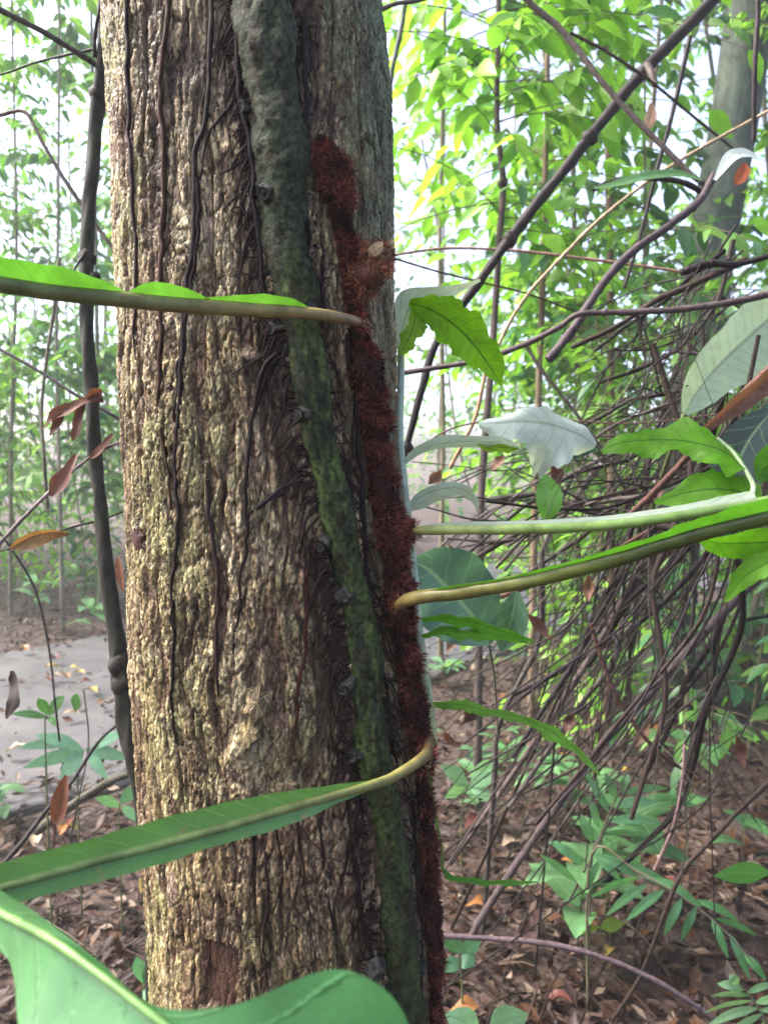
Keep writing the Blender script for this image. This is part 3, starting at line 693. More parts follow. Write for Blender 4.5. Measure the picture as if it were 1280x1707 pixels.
wing(fa, [(212, 488, .58), (160, 483, .562), (110, 477, .548), (50, 470, .532), (-30, 458, .516), (-110, 445, .50)], [2, 2, 2, 2, 2, 2], [1, 16, 24, 27, 26, 10], roll=-.7, c=(.045, .135, .016), fold=.1, n=40, scal=.05, sk=90)
for k, (x, y) in enumerate(((-120, 445), (-220, 432), (-320, 420))):
    for s_ in (-1, 1):
        wing(fa, [(x, y, .50 - k * .01), (x - 60, y + s_ * 110, .47), (x - 110, y + s_ * 230, .44)], [16, 40, 3], [16, 40, 3], roll=.4, c=GM, n=20)
# B: the frond running down left, ending in broad lobes close to the camera
fb = frond('broad frond sweeping down left, its big lobes blurred close to the viewer')
BR = [(718, 1236, .79), (712, 1254, .745), (704, 1264, .705), (680, 1281, .675), (640, 1302, .65), (560, 1325, .61), (470, 1350, .57), (370, 1380, .53), (270, 1407, .50), (170, 1433, .47), (80, 1458, .445), (0, 1480, .425), (-80, 1500, .41)]
stalk(BR, [.0056, .0054, .0044, .0036, .0030, .0026, .0024, .0022], fb, [(.08, .04, .025), (.15, .12, .04), (.18, .19, .055), (.17, .23, .07), (.17, .25, .08), (.17, .25, .09)], 60)
LM = .04
m2 = MB()
leafpx(m2, BR[3:], [1, 5, 14, 26, 22, 26, 26, 24, 24, 30], [1, 6, 17, 27, 34, 33, 30, 28, 28, 32], roll=[.3, .45, .5], c=(.06, .165, .028), n=60, cols=6, fold=.12, curl=.1, scal=.05, sk=55)
wbp = m2.build('pinna', M_FRONDTOP, fb)
m2 = MB()                               # neck and big blurred lobes at the bottom edge
ND = .34
leafpx(m2, [(-60, 1478, .40), (-20, 1510, .385), (25, 1535, .37), (85, 1568, ND), (160, 1622, .325), (250, 1692, .31), (340, 1765, .30), (430, 1840, .295), (530, 1930, .29), (600, 2010, .29)],
       [24, 46, 44, 26, 18, 14, 80, 205, 195, 50], [70, 60, 60, 120, 180, 220, 240, 220, 170, 60], roll=[-.1, -.3, -.5], c=(.04, .14, .04), n=70, cols=10, fold=.10, curl=.10, wave=.05, sk=40)
m2.build('pinna', M_NEAR, fb)
m2 = MB(); tube(m2, pix([(-60, 1478, .40), (-20, 1510, .385), (25, 1534, .368), (85, 1566, ND - .002), (160, 1620, .322), (250, 1690, .307), (340, 1763, .297), (430, 1838, .292)]), [.0022, .0020, .0015, .0010], 10, 40, c=(.10, .20, .055)); m2.build('midrib', M_RACHIS, fb)
# C: upper frond to the right with a pale grooved rachis
fc = frond('pale grooved frond pointing right, with bright lobed leaflets at its end')
CR = [(684, 886, .80), (705, 884, .79), (760, 883, .775), (870, 882, .75), (1000, 876, .73), (1100, 865, .71), (1180, 852, .70), (1260, 838, .69), (1340, 815, .68), (1450, 780, .67)]
stalk(CR, [.0044, .0050, .0052, .0050, .0046, .004, .003], fc, [(.20, .16, .05), (.24, .30, .09), (.15, .25, .06), (.10, .18, .04), (.12, .2, .06), (.12, .2, .06)], 50)
m2 = MB(); leafpx(m2, [(x, y - 8, d - .002) for x, y, d in CR[1:8]], [1, 7, 8, 10, 12, 14, 16], [1, 5, 6, 7, 8, 8, 5], roll=-.6, c=(.27, .34, .25), n=40, cols=3, fold=-.4, scal=.08, sk=70); m2.build('pinna', M_PALE, fc)
stk = [(1262, 838, .69), (1250, 800, .70), (1228, 765, .71), (1205, 735, .72)]
m2 = MB(); tube(m2, pix([(1240, 850, .695), (1255, 815, .70), (1245, 790, .705), (1222, 755, .715), (1195, 730, .72)]), [.0028, .002, .0014], 8, 24, c=(.30, .40, .22)); m2.build('stalk', M_RACHIS, fc)
wing(fc, [(1240, 782, .705), (1205, 752, .72), (1150, 737, .735), (1090, 733, .745), (1035, 738, .75), (1002, 752, .755)], [3, 24, 34, 20, 28, 20, 5][::-1][:6][::-1], [2, 18, 30, 34, 14, 12, 3], roll=.5, c=(.075, .22, .008), n=44, scal=0.27, sk=70, wave=0.22, curl=-.2)
wing(fc, [(1268, 845, .70), (1240, 822, .71), (1190, 815, .72), (1140, 822, .73), (1090, 838, .735)], [8, 32, 34, 26, 2], [4, 26, 30, 16, 2], roll=.4, c=(.08, .23, .008), n=40, scal=0.20, sk=70, wave=0.22)
wing(fc, [(1262, 800, .69), (1275, 780, .69), (1310, 765, .68), (1380, 740, .67)], [6, 30, 40, 3], [6, 30, 34, 3], roll=.3, c=GB, n=24, wave=.14)
wing(fc, [(1330, 815, .68), (1370, 860, .67), (1400, 930, .65)], [10, 40, 3], [10, 40, 3], roll=.4, c=GB, n=24, wave=.14)
# D: lower thick frond to the right
fd = frond('thick dark green frond rachis rising to the right edge')
DR = [(652, 1024, .80), (662, 1013, .765), (674, 1003, .745), (700, 996, .73), (760, 988, .71), (840, 976, .68), (920, 958, .655), (1000, 938, .63), (1090, 912, .605), (1180, 885, .58), (1280, 860, .555), (1380, 835, .535), (1500, 810, .52)]
stalk(DR, [.0050, .0064, .0068, .0068, .0068, .0068, .0066, .006, .005], fd, [(.09, .045, .02), (.15, .11, .034), (.11, .105, .026), (.065, .085, .016), (.042, .064, .013), (.036, .06, .013), (.036, .06, .013)], 60, .12)
m2 = MB(); leafpx(m2, [(x, y - 7, d - .003) for x, y, d in DR[3:12]], [2, 8, 8, 10, 13, 18, 22, 24, 20], [2, 2, 2, 2, 2, 2, 2, 3, 3], roll=.8, c=(.05, .16, .012), n=50, cols=3, fold=.1, scal=.18, sk=80); m2.build('pinna', M_FROND, fd)
wing(fd, [(1160, 897, .60), (1200, 905, .605), (1250, 905, .605), (1310, 900, .60), (1370, 890, .59)], [4, 12, 22, 20, 3], [4, 20, 30, 36, 3], roll=.4, c=(.08, .23, .008), n=34, scal=0.17, sk=70, wave=.14)
wing(fd, [(1320, 915, .60), (1275, 940, .60), (1240, 962, .605), (1208, 1004, .61)], [4, 16, 14, 2], [4, 18, 18, 2], roll=.4, c=(.08, .22, .01), n=30, scal=0.17, sk=70, wave=.14)
# E: the upright frond half behind the trunk's flank, with leaflets to the right
fe = frond('pale upright frond along the trunk flank with narrow leaflets to the right')
ER = [(668, 560, .93), (668, 640, .92), (666, 720, .91), (672, 800, .90), (681, 880, .90), (690, 960, .89), (697, 1040, .885), (706, 1110, .88), (715, 1180, .87), (720, 1240, .855), (712, 1275, .83)]
stalk(ER, [.004, .0045, .005, .005, .0048, .0055, .006, .005], fe, [(.32, .42, .30), (.34, .44, .33), (.36, .46, .34), (.34, .40, .22), (.33, .33, .12)], 50)
wing(fe, [(668, 700, .915), (667, 760, .905), (676, 850, .90), (688, 960, .89), (700, 1080, .885), (712, 1180, .87)], [3, 5, 5, 6, 5, 3], [4, 8, 9, 8, 8, 3], roll=.5, c=(.36, .46, .36), n=40, mat=M_PALE, scal=0.34, wave=.14)
wing(fe, [(668, 590, .92), (672, 545, .915), (684, 512, .91), (715, 497, .92), (760, 484, .94), (800, 467, .96)], [3, 20, 26, 16, 8, 2], [2, 10, 14, 8, 5, 2], roll=.6, c=(.36, .44, .34), n=36, mat=M_PALE, wave=.14)
wing(fe, [(682, 505, .90), (715, 515, .89), (755, 540, .885), (790, 575, .88), (815, 610, .88), (836, 643, .88)], [6, 20, 36, 32, 24, 3], [4, 22, 30, 28, 14, 2], roll=.35, c=(.15, .35, .008), n=44, scal=0.20, sk=80, wave=0.11)
wing(fe, [(690, 510, .905), (690, 540, .90), (678, 570, .90), (668, 592, .90)], [3, 18, 16, 3], [3, 10, 12, 3], roll=.2, c=(.22, .40, .03), n=26, scal=0.34, sk=120, wave=.14)
wing(fe, [(670, 776, .90), (700, 752, .90), (745, 738, .90), (800, 736, .90), (840, 741, .905), (866, 748, .91)], [3, 9, 10, 8, 9, 2], [2, 6, 8, 12, 9, 2], roll=.7, c=(.40, .50, .42), n=36, mat=M_PALE, curl=-.3, wave=.14)
wing(fe, [(795, 738, .902), (815, 743, .905), (840, 746, .905), (864, 748, .91)], [2, 4, 4, 2], [3, 10, 8, 2], roll=.2, c=(.25, .42, .02), n=20, scal=0.34, sk=120, wave=.14)
wing(fe, [(680, 850, .90), (700, 828, .90), (735, 815, .905), (770, 815, .91), (792, 835, .92), (795, 850, .925)], [3, 8, 9, 8, 5, 2], [4, 22, 20, 12, 6, 2], roll=.5, c=(.36, .44, .38), n=36, mat=M_PALE, curl=-.25, wave=.14)
wing(fe, [(700, 1032, .885), (740, 1030, .87), (785, 1036, .86), (830, 1050, .85), (890, 1068, .84)], [3, 6, 9, 8, 2], [3, 9, 12, 8, 2], roll=.8, c=(.08, .24, .02), n=36, scal=0.34, sk=100, wave=.14)
wing(fe, [(700, 1062, .88), (735, 1052, .875), (775, 1055, .87), (825, 1058, .865), (885, 1072, .86)], [2, 8, 8, 8, 2], [3, 8, 11, 8, 2], roll=.7, c=(.09, .25, .03), n=36, scal=0.34, sk=100, wave=.14)
wing(fe, [(722, 1174, .87), (765, 1174, .86), (815, 1185, .85), (865, 1195, .845), (905, 1212, .84), (955, 1245, .84), (1000, 1292, .84)], [4, 9, 8, 6, 9, 8, 2], [4, 12, 9, 9, 8, 12, 6, 2], roll=.6, c=(.12, .27, .05), n=50, scal=0.34, sk=80, wave=0.18)
wing(fe, [(738, 1450, .88), (755, 1463, .875), (800, 1469, .87), (845, 1470, .87), (895, 1470, .87)], [3, 9, 6, 6, 2], [3, 7, 7, 7, 2], roll=.6, c=(.09, .24, .05), n=34, scal=0.34, sk=90, wave=.14)
wing(fe, [(712, 1275, .83), (722, 1340, .85), (735, 1410, .87), (738, 1452, .88)], [2, 3, 3, 3], [2, 3, 3, 3], roll=.4, c=(.2, .3, .1), n=16, wave=.14)

# ------------------------------------------------------------------ dark sapling beside the trunk, with its twigs
def nub(mb, p, r, c, seed): blob(mb, p, r, seed, .3, c, 12, 8)
sap = empty('sapling', G(236, 1700) * [1, 0, 0] + np.array([-.02, 1.30, 0]))
tag(sap, 'slim dark bare sapling with swollen knobs close beside the thick trunk', 'sapling')
m2 = MB(); SPX = [(172, -300, 1.26), (176, -60, 1.27), (178, 30, 1.28), (172, 110, 1.29), (163, 180, 1.30), (155, 270, 1.30), (148, 370, 1.30), (145, 460, 1.30), (146, 560, 1.30), (153, 650, 1.30), (158, 740, 1.30), (168, 850, 1.30), (180, 960, 1.30), (193, 1050, 1.30), (202, 1110, 1.30), (206, 1160, 1.30), (220, 1230, 1.30), (233, 1290, 1.30), (245, 1400, 1.31), (258, 1600, 1.33), (262, 2100, 1.36), (265, 2500, 1.37)]
tube(m2, pix(SPX), [.013, .013, .013, .0125, .0115, .0112, .011, .0108, .0108, .0112, .0115, .0125, .0135, .015, .0185, .018, .0150, .0140, .0145, .016], 18, 160, c=(.020, .020, .015), bump=.2, seed=2)
for x, y, r in ((163, 158, .0155), (146, 430, .014), (203, 1105, .020), (208, 1140, .019), (158, 462, .010)): nub(m2, P(x, y, 1.298), r, (.018, .016, .013), int(x))
sapt = m2.build('trunk', M_TWIG, sap)
def twig(name, pts, w0, w1, c, label=None, parent=None, cat='branch', sides=8, bump=.18, mat=None, kn=0, group=None):
    m3 = MB(); p = pix(pts); d = np.mean([q[2] for q in pts])
    q = tube(m3, p, [w0 / 2 * d / FPX, w1 / 2 * d / FPX], sides, max(12, len(pts) * 7), c=c, bump=bump, seed=int(abs(pts[0][0])) % 37)
    for k in range(kn):
        t = RNG.integers(2, len(q) - 2); blob(m3, q[t], w0 * .55 * d / FPX, k + 3, .3, c, 8, 6)
    o = m3.build(name, mat or M_TWIG, parent)
    if label: tag(o, label, cat, group)
    return o
DK = (.016, .012, .012); DB = (.028, .019, .015); TN = (.20, .145, .085); GYB = (.075, .06, .052); RB = (.07, .034, .025)
twig('branch', [(160, 108, 1.285), (120, 82, 1.25), (70, 52, 1.2), (0, 16, 1.15), (-80, -25, 1.1)], 11, 9, (.07, .065, .06), parent=sap)
twig('branch', [(160, 82, 1.29), (110, 92, 1.3), (60, 104, 1.32), (10, 122, 1.34), (-60, 140, 1.35)], 5, 3, DK, parent=sap)
twig('branch', [(158, 95, 1.28), (160, 50, 1.27), (172, -10, 1.26), (176, -60, 1.25)], 7, 5, DK, parent=sap)
twig('branch', [(180, 178, 1.31), (190, 205, 1.34), (205, 235, 1.4)], 5, 3, DK, parent=sap)
twig('branch', [(143, 420, 1.29), (130, 440, 1.27), (122, 455, 1.26)], 5, 3, DK, parent=sap)
twig('twig', [(-40, 200, 1.45), (0, 192, 1.45), (42, 187, 1.45), (70, 235, 1.45), (105, 295, 1.46), (150, 360, 1.48), (205, 438, 1.5), (235, 480, 1.52)], 6, 7, (.13, .11, .09), 'thin grey twig bent sharply, slanting down behind the dark sapling', cat='twig')
twig('twig', [(-60, 545, 1.4), (0, 582, 1.4), (60, 615, 1.4), (125, 657, 1.4), (185, 690, 1.42), (230, 715, 1.45)], 6, 5, (.07, .06, .06), 'thin dark twig slanting down past the hanging brown leaf', cat='twig')
twig('twig', [(-30, 945, 1.2), (10, 895, 1.2), (70, 833, 1.21), (130, 778, 1.23), (175, 748, 1.25), (225, 728, 1.27)], 7, 5, (.13, .105, .10), 'grey twig rising behind the two brown leaves by the sapling', cat='twig')
twig('twig', [(-40, 928, 1.3), (40, 908, 1.3), (110, 882, 1.3), (170, 866, 1.33), (235, 842, 1.38)], 3.5, 3, DK, 'thin dark stalk carrying the curled yellow-brown leaf', cat='twig')
twig('twig', [(-20, 862, 1.5), (20, 915, 1.5), (60, 985, 1.55), (82, 1080, 1.6), (92, 1170, 1.6), (100, 1235, 1.65)], 4, 4, (.06, .05, .05), 'thin dark stem crossing the grey path', cat='twig')
twig('twig', [(100, 430, 1.9), (90, 520, 1.9), (78, 600, 1.9), (70, 680, 1.9), (74, 760, 1.9), (80, 850, 1.95)], 6, 6, (.11, .10, .07), 'pale thin stem hanging left of the sapling above the curled leaf', cat='twig')
twig('fallen_branch', [(-20, 1470, 1.7), (37, 1405, 1.75), (79, 1350, 1.8), (122, 1301, 1.85), (165, 1236, 1.9), (212, 1196, 1.95)], 9, 5, DK, 'thin dark branch rising from the litter in front of the path', cat='branch')
twig('fallen_branch', [(60, 1385, 2.2), (116, 1346, 2.2), (183, 1303, 2.25), (250, 1278, 2.3)], 17, 12, (.055, .05, .035), 'short thick mossy branch lying behind the reddish upright leaf', cat='branch')
twig('twig', [(140, 1490, 1.9), (118, 1420, 1.9), (130, 1340, 1.9), (148, 1240, 1.95), (140, 1150, 2.0)], 3, 2.5, DB, 'thin upright stem beside the reddish leaf at the path', cat='twig')

def leafthing(name, label, cat, spec, mat, c, stalkpts=None, sw=(4, 3), sc=(.1, .12, .05), group=None, **kw):
    m3 = MB(); pts, wl, wr = spec
    leafpx(m3, pts, wl, wr, c=c, **kw)
    if stalkpts is None: o = tag(m3.build(name, mat), label, cat, group); return o
    root = empty(name, P(*pts[0])); tag(root, label, cat, group)
    m3.build('blade', mat, root)
    m4 = MB(); d = pts[0][2]; tube(m4, pix(stalkpts), [sw[0] / 2 * d / FPX, sw[1] / 2 * d / FPX], 8, 20, c=sc); m4.build('stalk', M_RACHIS, root)
    return root
# dead leaves caught on the twigs at the left
o = empty('dead_leaf', P(165, 665, 1.38)); tag(o, 'torn red-brown dead leaf hanging from a twig across the sapling', 'dead leaf')
for spec, rl in (([(168, 662, 1.26), (130, 676, 1.25), (95, 694, 1.24), (72, 716, 1.23)], .5), ([(140, 672, 1.255), (134, 695, 1.25), (128, 718, 1.245), (122, 735, 1.24)], .2), ([(105, 690, 1.24), (98, 708, 1.24), (84, 726, 1.235)], .3), ([(150, 668, 1.26), (160, 655, 1.26), (170, 650, 1.265)], .8)):
    m3 = MB(); k = len(spec); leafpx(m3, spec, [4, 10, 9, 2][:k - 1] + [2], [4, 9, 8, 2][:k - 1] + [2], roll=rl, c=(.10, .042, .028), n=18, scal=.3, sk=60, wave=.3, curl=.4, rib=.0009, ribm=0, ribc=(.16, .09, .07)); m3.build('lobe', M_DEAD, o)
leafthing('dead_leaf', 'folded brown dead leaf standing against the sapling', 'dead leaf', ([(190, 724, 1.25), (178, 742, 1.24), (165, 756, 1.235), (152, 764, 1.23)], [3, 9, 9, 3], [3, 7, 8, 3]), M_DEAD, (.12, .055, .036), roll=.5, n=18, wave=.2, curl=.5)
leafthing('dead_leaf', 'purple-brown dead leaf lying along a grey twig', 'dead leaf', ([(128, 758, 1.19), (118, 780, 1.18), (104, 805, 1.18), (86, 828, 1.17)], [3, 10, 14, 4], [3, 9, 16, 4]), M_DEAD, (.11, .05, .04), roll=.2, n=20, wave=.25, curl=.4)
leafthing('dead_leaf', 'curled yellow-brown dead leaf over the pale litter at the left edge', 'dead leaf', ([(116, 890, 1.10), (90, 888, 1.09), (60, 893, 1.08), (35, 905, 1.08), (18, 915, 1.08)], [2, 9, 15, 11, 2], [2, 7, 9, 8, 2]), M_DEAD, (.22, .14, .06), roll=-.4, n=26, curl=.6, rib=.0012, ribm=0, ribc=(.25, .13, .07))
leafthing('dead_leaf', 'blackish shrivelled leaf hanging over the path at the left edge', 'dead leaf', ([(20, 1118, 1.3), (24, 1140, 1.3), (20, 1168, 1.29), (12, 1198, 1.29)], [3, 12, 14, 3], [2, 9, 8, 2]), M_DEAD, (.045, .035, .035), roll=.3, n=20, wave=.3, scal=.2)
leafthing('dead_leaf', 'reddish oval leaf standing upright before the fallen branch', 'dead leaf', ([(112, 1292, 1.75), (106, 1315, 1.75), (100, 1345, 1.76), (92, 1372, 1.77)], [3, 14, 18, 6], [3, 10, 14, 5]), M_DEAD, (.11, .042, .022), stalkpts=[(92, 1372, 1.77), (90, 1420, 1.8), (92, 1490, 1.85)], sc=(.1, .05, .03), roll=.2, n=20, curl=.3)
leafthing('dead_leaf', 'brown dead leaf hanging between sapling and thick trunk', 'dead leaf', ([(198, 930, 1.9), (200, 955, 1.9), (206, 985, 1.9)], [3, 9, 2], [3, 8, 2]), M_DEAD, (.16, .07, .04), roll=.2, n=14, curl=.3)

# ------------------------------------------------------------------ single branches in the thicket at the right
BL = [
 ([(1230, -60, 1.95), (1188, 0, 1.93), (1135, 55, 1.92), (1082, 108, 1.9), (1030, 170, 1.88), (980, 232, 1.86), (935, 290, 1.85), (888, 348, 1.84), (840, 412, 1.82), (795, 475, 1.80), (765, 515, 1.8), (728, 570, 1.8), (708, 630, 1.8), (690, 700, 1.8), (672, 765, 1.82)], 24, 11, DK, 'long straight dark branch running diagonally from the top right to the trunk', 4),
 ([(850, -40, 1.7), (880, 2, 1.7), (930, 45, 1.7), (968, 90, 1.69), (1010, 145, 1.68), (1060, 200, 1.67), (1105, 245, 1.66), (1152, 292, 1.65), (1180, 310, 1.65)], 11, 9, GYB, 'grey-brown branch crossing the diagonal branch in an X', 2),
 ([(988, 317, 1.6), (1015, 304, 1.6), (1050, 298, 1.6), (1100, 298, 1.6), (1140, 305, 1.6), (1170, 320, 1.6)], 7, 10, DK, 'short arched dark branch ending above the bent one', 1),
 ([(1190, 290, 1.58), (1178, 315, 1.58), (1160, 340, 1.57), (1110, 380, 1.56), (1055, 418, 1.55), (1010, 465, 1.54), (980, 510, 1.53), (950, 555, 1.52), (914, 600, 1.52)], 13, 15, (.05, .038, .042), 'bent dark branch ending in a blunt broken tip above the leaves', 2),
 ([(1340, 470, 1.4), (1280, 490, 1.4), (1200, 507, 1.4), (1100, 518, 1.42), (1020, 521, 1.44), (965, 524, 1.45), (930, 546, 1.47), (870, 576, 1.5), (800, 600, 1.52), (730, 612, 1.55), (655, 624, 1.58)], 11, 9, (.06, .045, .045), 'horizontal dark branch passing below the broken tip to the trunk', 3),
 ([(820, 600, 1.7), (845, 545, 1.7), (880, 490, 1.7), (930, 435, 1.7), (1000, 365, 1.7), (1090, 295, 1.72), (1180, 240, 1.75), (1290, 180, 1.8)], 6, 6, (.28, .21, .13), 'thin straw-coloured stem rising from the bright leaf towards the right', 0),
 ([(1262, -40, 1.3), (1262, 30, 1.3), (1257, 120, 1.3), (1256, 235, 1.32)], 9, 8, (.03, .022, .022), 'thin dark stem hanging in front of the big grey tree', 0),
 ([(1150, 60, 2.0), (1120, 190, 2.0), (1095, 280, 2.0), (1070, 380, 2.0), (1040, 480, 2.0)], 8, 6, DK, 'dark slanting stem behind the diagonal branch', 0),
 ([(640, 428, 2.2), (740, 414, 2.2), (860, 418, 2.2), (980, 432, 2.2), (1080, 445, 2.2), (1160, 457, 2.2)], 5, 5, (.20, .12, .09), 'thin pinkish stem running level through the bright foliage', 0),
 ([(950, 55, 1.8), (1000, 80, 1.8), (1060, 118, 1.8), (1090, 140, 1.8), (1150, 190, 1.82), (1230, 255, 1.85)], 6, 4, DB, 'thin dark twig crossing under the diagonal branch near its knot', 0),
 ([(1300, 600, 1.25), (1255, 640, 1.27), (1200, 695, 1.3), (1150, 755, 1.33), (1100, 810, 1.36), (1050, 858, 1.4)], 14, 11, RB, 'reddish brown stick slanting down past the dark hollow', 1),
 ([(1330, 900, 1.9), (1240, 985, 1.92), (1149, 1080, 1.95), (1080, 1158, 1.97), (1008, 1235, 2.0), (942, 1324, 2.03), (877, 1417, 2.06), (811, 1516, 2.1), (741, 1638, 2.12), (720, 1690, 2.12)], 15, 12, (.06, .045, .045), 'long straight purplish branch slanting down to the litter beside the trunk', 2),
 ([(1060, 960, 2.0), (1020, 1035, 2.05), (985, 1094, 2.1), (925, 1185, 2.15), (858, 1286, 2.25), (805, 1362, 2.32), (750, 1440, 2.4)], 12, 9, (.07, .052, .05), 'dark branch running parallel above the long purplish one', 1),
 ([(985, 1040, 1.9), (1000, 1090, 1.9), (1032, 1170, 1.9), (1083, 1240, 1.9), (1125, 1275, 1.92), (1160, 1290, 1.95)], 8, 6, RB, 'curved red-brown twig crossing the long purplish branch', 0),
 ([(690, 1556, 1.85), (735, 1560, 1.85), (820, 1565, 1.84), (890, 1570, 1.82), (960, 1583, 1.8), (1040, 1610, 1.78), (1110, 1645, 1.76), (1185, 1695, 1.75), (1240, 1740, 1.75)], 10, 8, (.07, .05, .055), 'bare dark stick lying low across the litter at lower right', 1),
 ([(1330, 1265, 1.8), (1280, 1305, 1.8), (1230, 1352, 1.8), (1186, 1399, 1.8), (1139, 1450, 1.8), (1111, 1511, 1.8), (1090, 1570, 1.82), (1060, 1640, 1.85), (1000, 1730, 1.9)], 9, 6, DB, 'crooked dark twig beside the narrow-leaved plant', 0),
 ([(1090, 1450, 1.75), (1120, 1380, 1.75), (1135, 1310, 1.75), (1140, 1240, 1.8)], 5, 4, (.13, .08, .075), 'slim reddish stem standing up through the narrow leaflets', 0),
 ([(678, -40, 2.4), (672, 30, 2.4), (655, 110, 2.4), (645, 170, 2.4)], 9, 8, (.07, .08, .06), 'slanting stem at the top beside the trunk', 0),
 ([(630, 18, 1.3), (660, 6, 1.3), (700, 0, 1.3), (760, -20, 1.3)], 9, 6, (.09, .08, .085), 'grey twig touching the trunk at the top edge', 0),
 ([(1135, 455, 1.5), (1180, 440, 1.5), (1230, 440, 1.5), (1290, 425, 1.5)], 13, 9, DK, 'dark knotted vine in front of the grey tree', 3),
 ([(655, 430, 1.9), (720, 450, 1.9), (800, 470, 1.9), (880, 490, 1.9), (960, 520, 1.9)], 4, 3, DB, 'thin dark twig dipping right from the trunk behind the bright leaf', 0),
 ([(875, 575, 1.6), (905, 620, 1.6), (960, 690, 1.6), (1010, 760, 1.62), (1060, 850, 1.65)], 6, 5, GYB, 'grey twig slanting down behind the white leaf', 0),
 ([(680, 758, 1.35), (760, 712, 1.35), (860, 700, 1.35), (960, 702, 1.35), (1060, 706, 1.35), (1200, 690, 1.38)], 3, 2.5, (.10, .05, .05), 'hair-thin dark red tendril crossing above the white leaf', 0),
 ([(750, 780, 1.6), (790, 700, 1.6), (805, 640, 1.6), (812, 600, 1.6)], 7, 6, (.24, .15, .09), 'pale orange-brown stem behind the white leaf', 0),
 ([(820, 1000, 1.8), (900, 970, 1.8), (1000, 930, 1.8), (1090, 880, 1.8), (1200, 820, 1.8)], 9, 7, RB, 'reddish stem slanting up behind the thick frond', 0)]
for k, (pts, w0, w1, c, lab, kn) in enumerate(BL):
    twig('branch' if w0 > 7 else 'twig', pts, w0, w1, c, lab, cat='branch' if w0 > 7 else 'twig', kn=kn)
twig('branch_stub', [(1078, 108, 1.885), (1085, 122, 1.87), (1091, 142, 1.86)], 13, 10, GYB, 'short pale broken stub under the knot of the diagonal branch', cat='branch')
# the tangle of dead vines
tang = empty('vine_tangle', G(1060, 1350)); tag(tang, 'tangled heap of dead brown vine stems at the right', 'vines')
def stemcurve(a, b, d0, d1, sag, seed, n=9):
    t = np.linspace(0, 1, n); x = a[0] + (b[0] - a[0]) * t; y = a[1] + (b[1] - a[1]) * t; L = math.hypot(b[0] - a[0], b[1] - a[1])
    nx, ny = -(b[1] - a[1]) / L, (b[0] - a[0]) / L
    o = sag * L * np.sin(np.pi * t) + L * .05 * (vn(t * 4 + seed, t * 0 + seed, 3) - .5) * 2
    return [(x[k] + nx * o[k], y[k] + ny * o[k], d0 + (d1 - d0) * t[k]) for k in range(n)]
rt = random.Random(5); CAUGHT = []
for k in range(145):
    u = rt.random()
    if u < .42:      # fan sweeping from upper right down to lower left
        a = (rt.uniform(1080, 1320), rt.uniform(520, 860)); b = (rt.uniform(740, 1060), rt.uniform(1020, 1400)); sag = rt.uniform(-.16, .05)
    elif u < .62:    # flat ones towards the trunk
        a = (rt.uniform(1020, 1300), rt.uniform(620, 900)); b = (rt.uniform(680, 860), rt.uniform(780, 960)); sag = rt.uniform(-.08, .12)
    elif u < .66:    # steep ones
        a = (rt.uniform(880, 1260), rt.uniform(700, 950)); b = (a[0] + rt.uniform(-170, 120), rt.uniform(1130, 1480)); sag = rt.uniform(-.1, .1)
    elif u < .9:     # high wires
        a = (rt.uniform(1130, 1320), rt.uniform(380, 620)); b = (rt.uniform(900, 1130), rt.uniform(560, 900)); sag = rt.uniform(-.15, .1)
    else:
        a = (rt.uniform(1150, 1330), rt.uniform(850, 1150)); b = (rt.uniform(900, 1180), rt.uniform(1150, 1500)); sag = rt.uniform(-.2, .2)
    d0 = rt.uniform(1.45, 2.3); d1 = d0 + rt.uniform(-.2, .45)
    gmax = G(b[0], max(b[1], 1000)); dmax = (gmax - CAM) @ FW - .05
    d1 = min(d1, dmax); d0 = min(d0, dmax + .3)
    c = rt.choice([DK, DB, DK, (.028, .02, .018), (.036, .026, .023), (.05, .04, .036), (.08, .068, .06), (.04, .025, .02), (.022, .015, .018)])
    c = tuple(.6 * q for q in c); m3 = MB(); wpx = rt.choice([2, 2.5, 3, 3, 3.5, 4, 5, 7, 9, 12]); 
    sp = pix(stemcurve(a, b, d0, d1, sag, k))
    if rt.random() < .35 and b[1] > 1000:
        tn_ = nrm(sp[-1] - sp[-3]); q_ = sp[-1][2] / max(.25, -tn_[2]); e = sp[-1] + tn_ * min(q_, .9); sp = np.vstack([sp, e])
    tube(m3, sp, [wpx / 2 * d0 / FPX, wpx / 2 * .7 * d1 / FPX], 6, 22, c=c, bump=.25, seed=k)
    for f_ in range(rt.choice([0, 1, 2, 3])):
        i_ = rt.randrange(2, 8); d_ = nrm(nrm(sp[i_] - sp[i_ - 1]) + np.array([rt.gauss(0, .6), rt.gauss(0, .4), rt.gauss(0, .6)])) * rt.uniform(.06, .28)
        tube(m3, [sp[i_], sp[i_] + d_ * .5 + np.array([0, 0, .01]), sp[i_] + d_], [wpx * .3 * d0 / FPX, .0006], 5, 6, c=c, cap=False)
    m3.build('vine_stem', M_TWIG, tang)

for k in range(16):
    x0, y0 = rt.uniform(720, 1250), rt.uniform(700, 1300); d = rt.uniform(1.5, 2.1); a = rt.uniform(.6, 2.4); L = rt.uniform(26, 60); m3 = MB()
    leafpx(m3, [(x0, y0, d), (x0 + L * .5 * math.cos(a), y0 + L * .5 * math.sin(a), d + .01), (x0 + L * math.cos(a), y0 + L * math.sin(a), d)], [1, 7, 9, 6, 1], [1, 6, 8, 7, 1], roll=rt.uniform(-.9, .9), c=np.array(rt.choice([(.09, .045, .03), (.14, .08, .05), (.06, .03, .022)])), n=14, curl=rt.uniform(.2, .7), wave=.4, scal=.15)
    CAUGHT.append(tag(m3.build('dead_leaf', M_DEAD), 'brown dead leaf caught in the vine tangle', 'dead leaf', 'dead leaves caught in the tangle'))

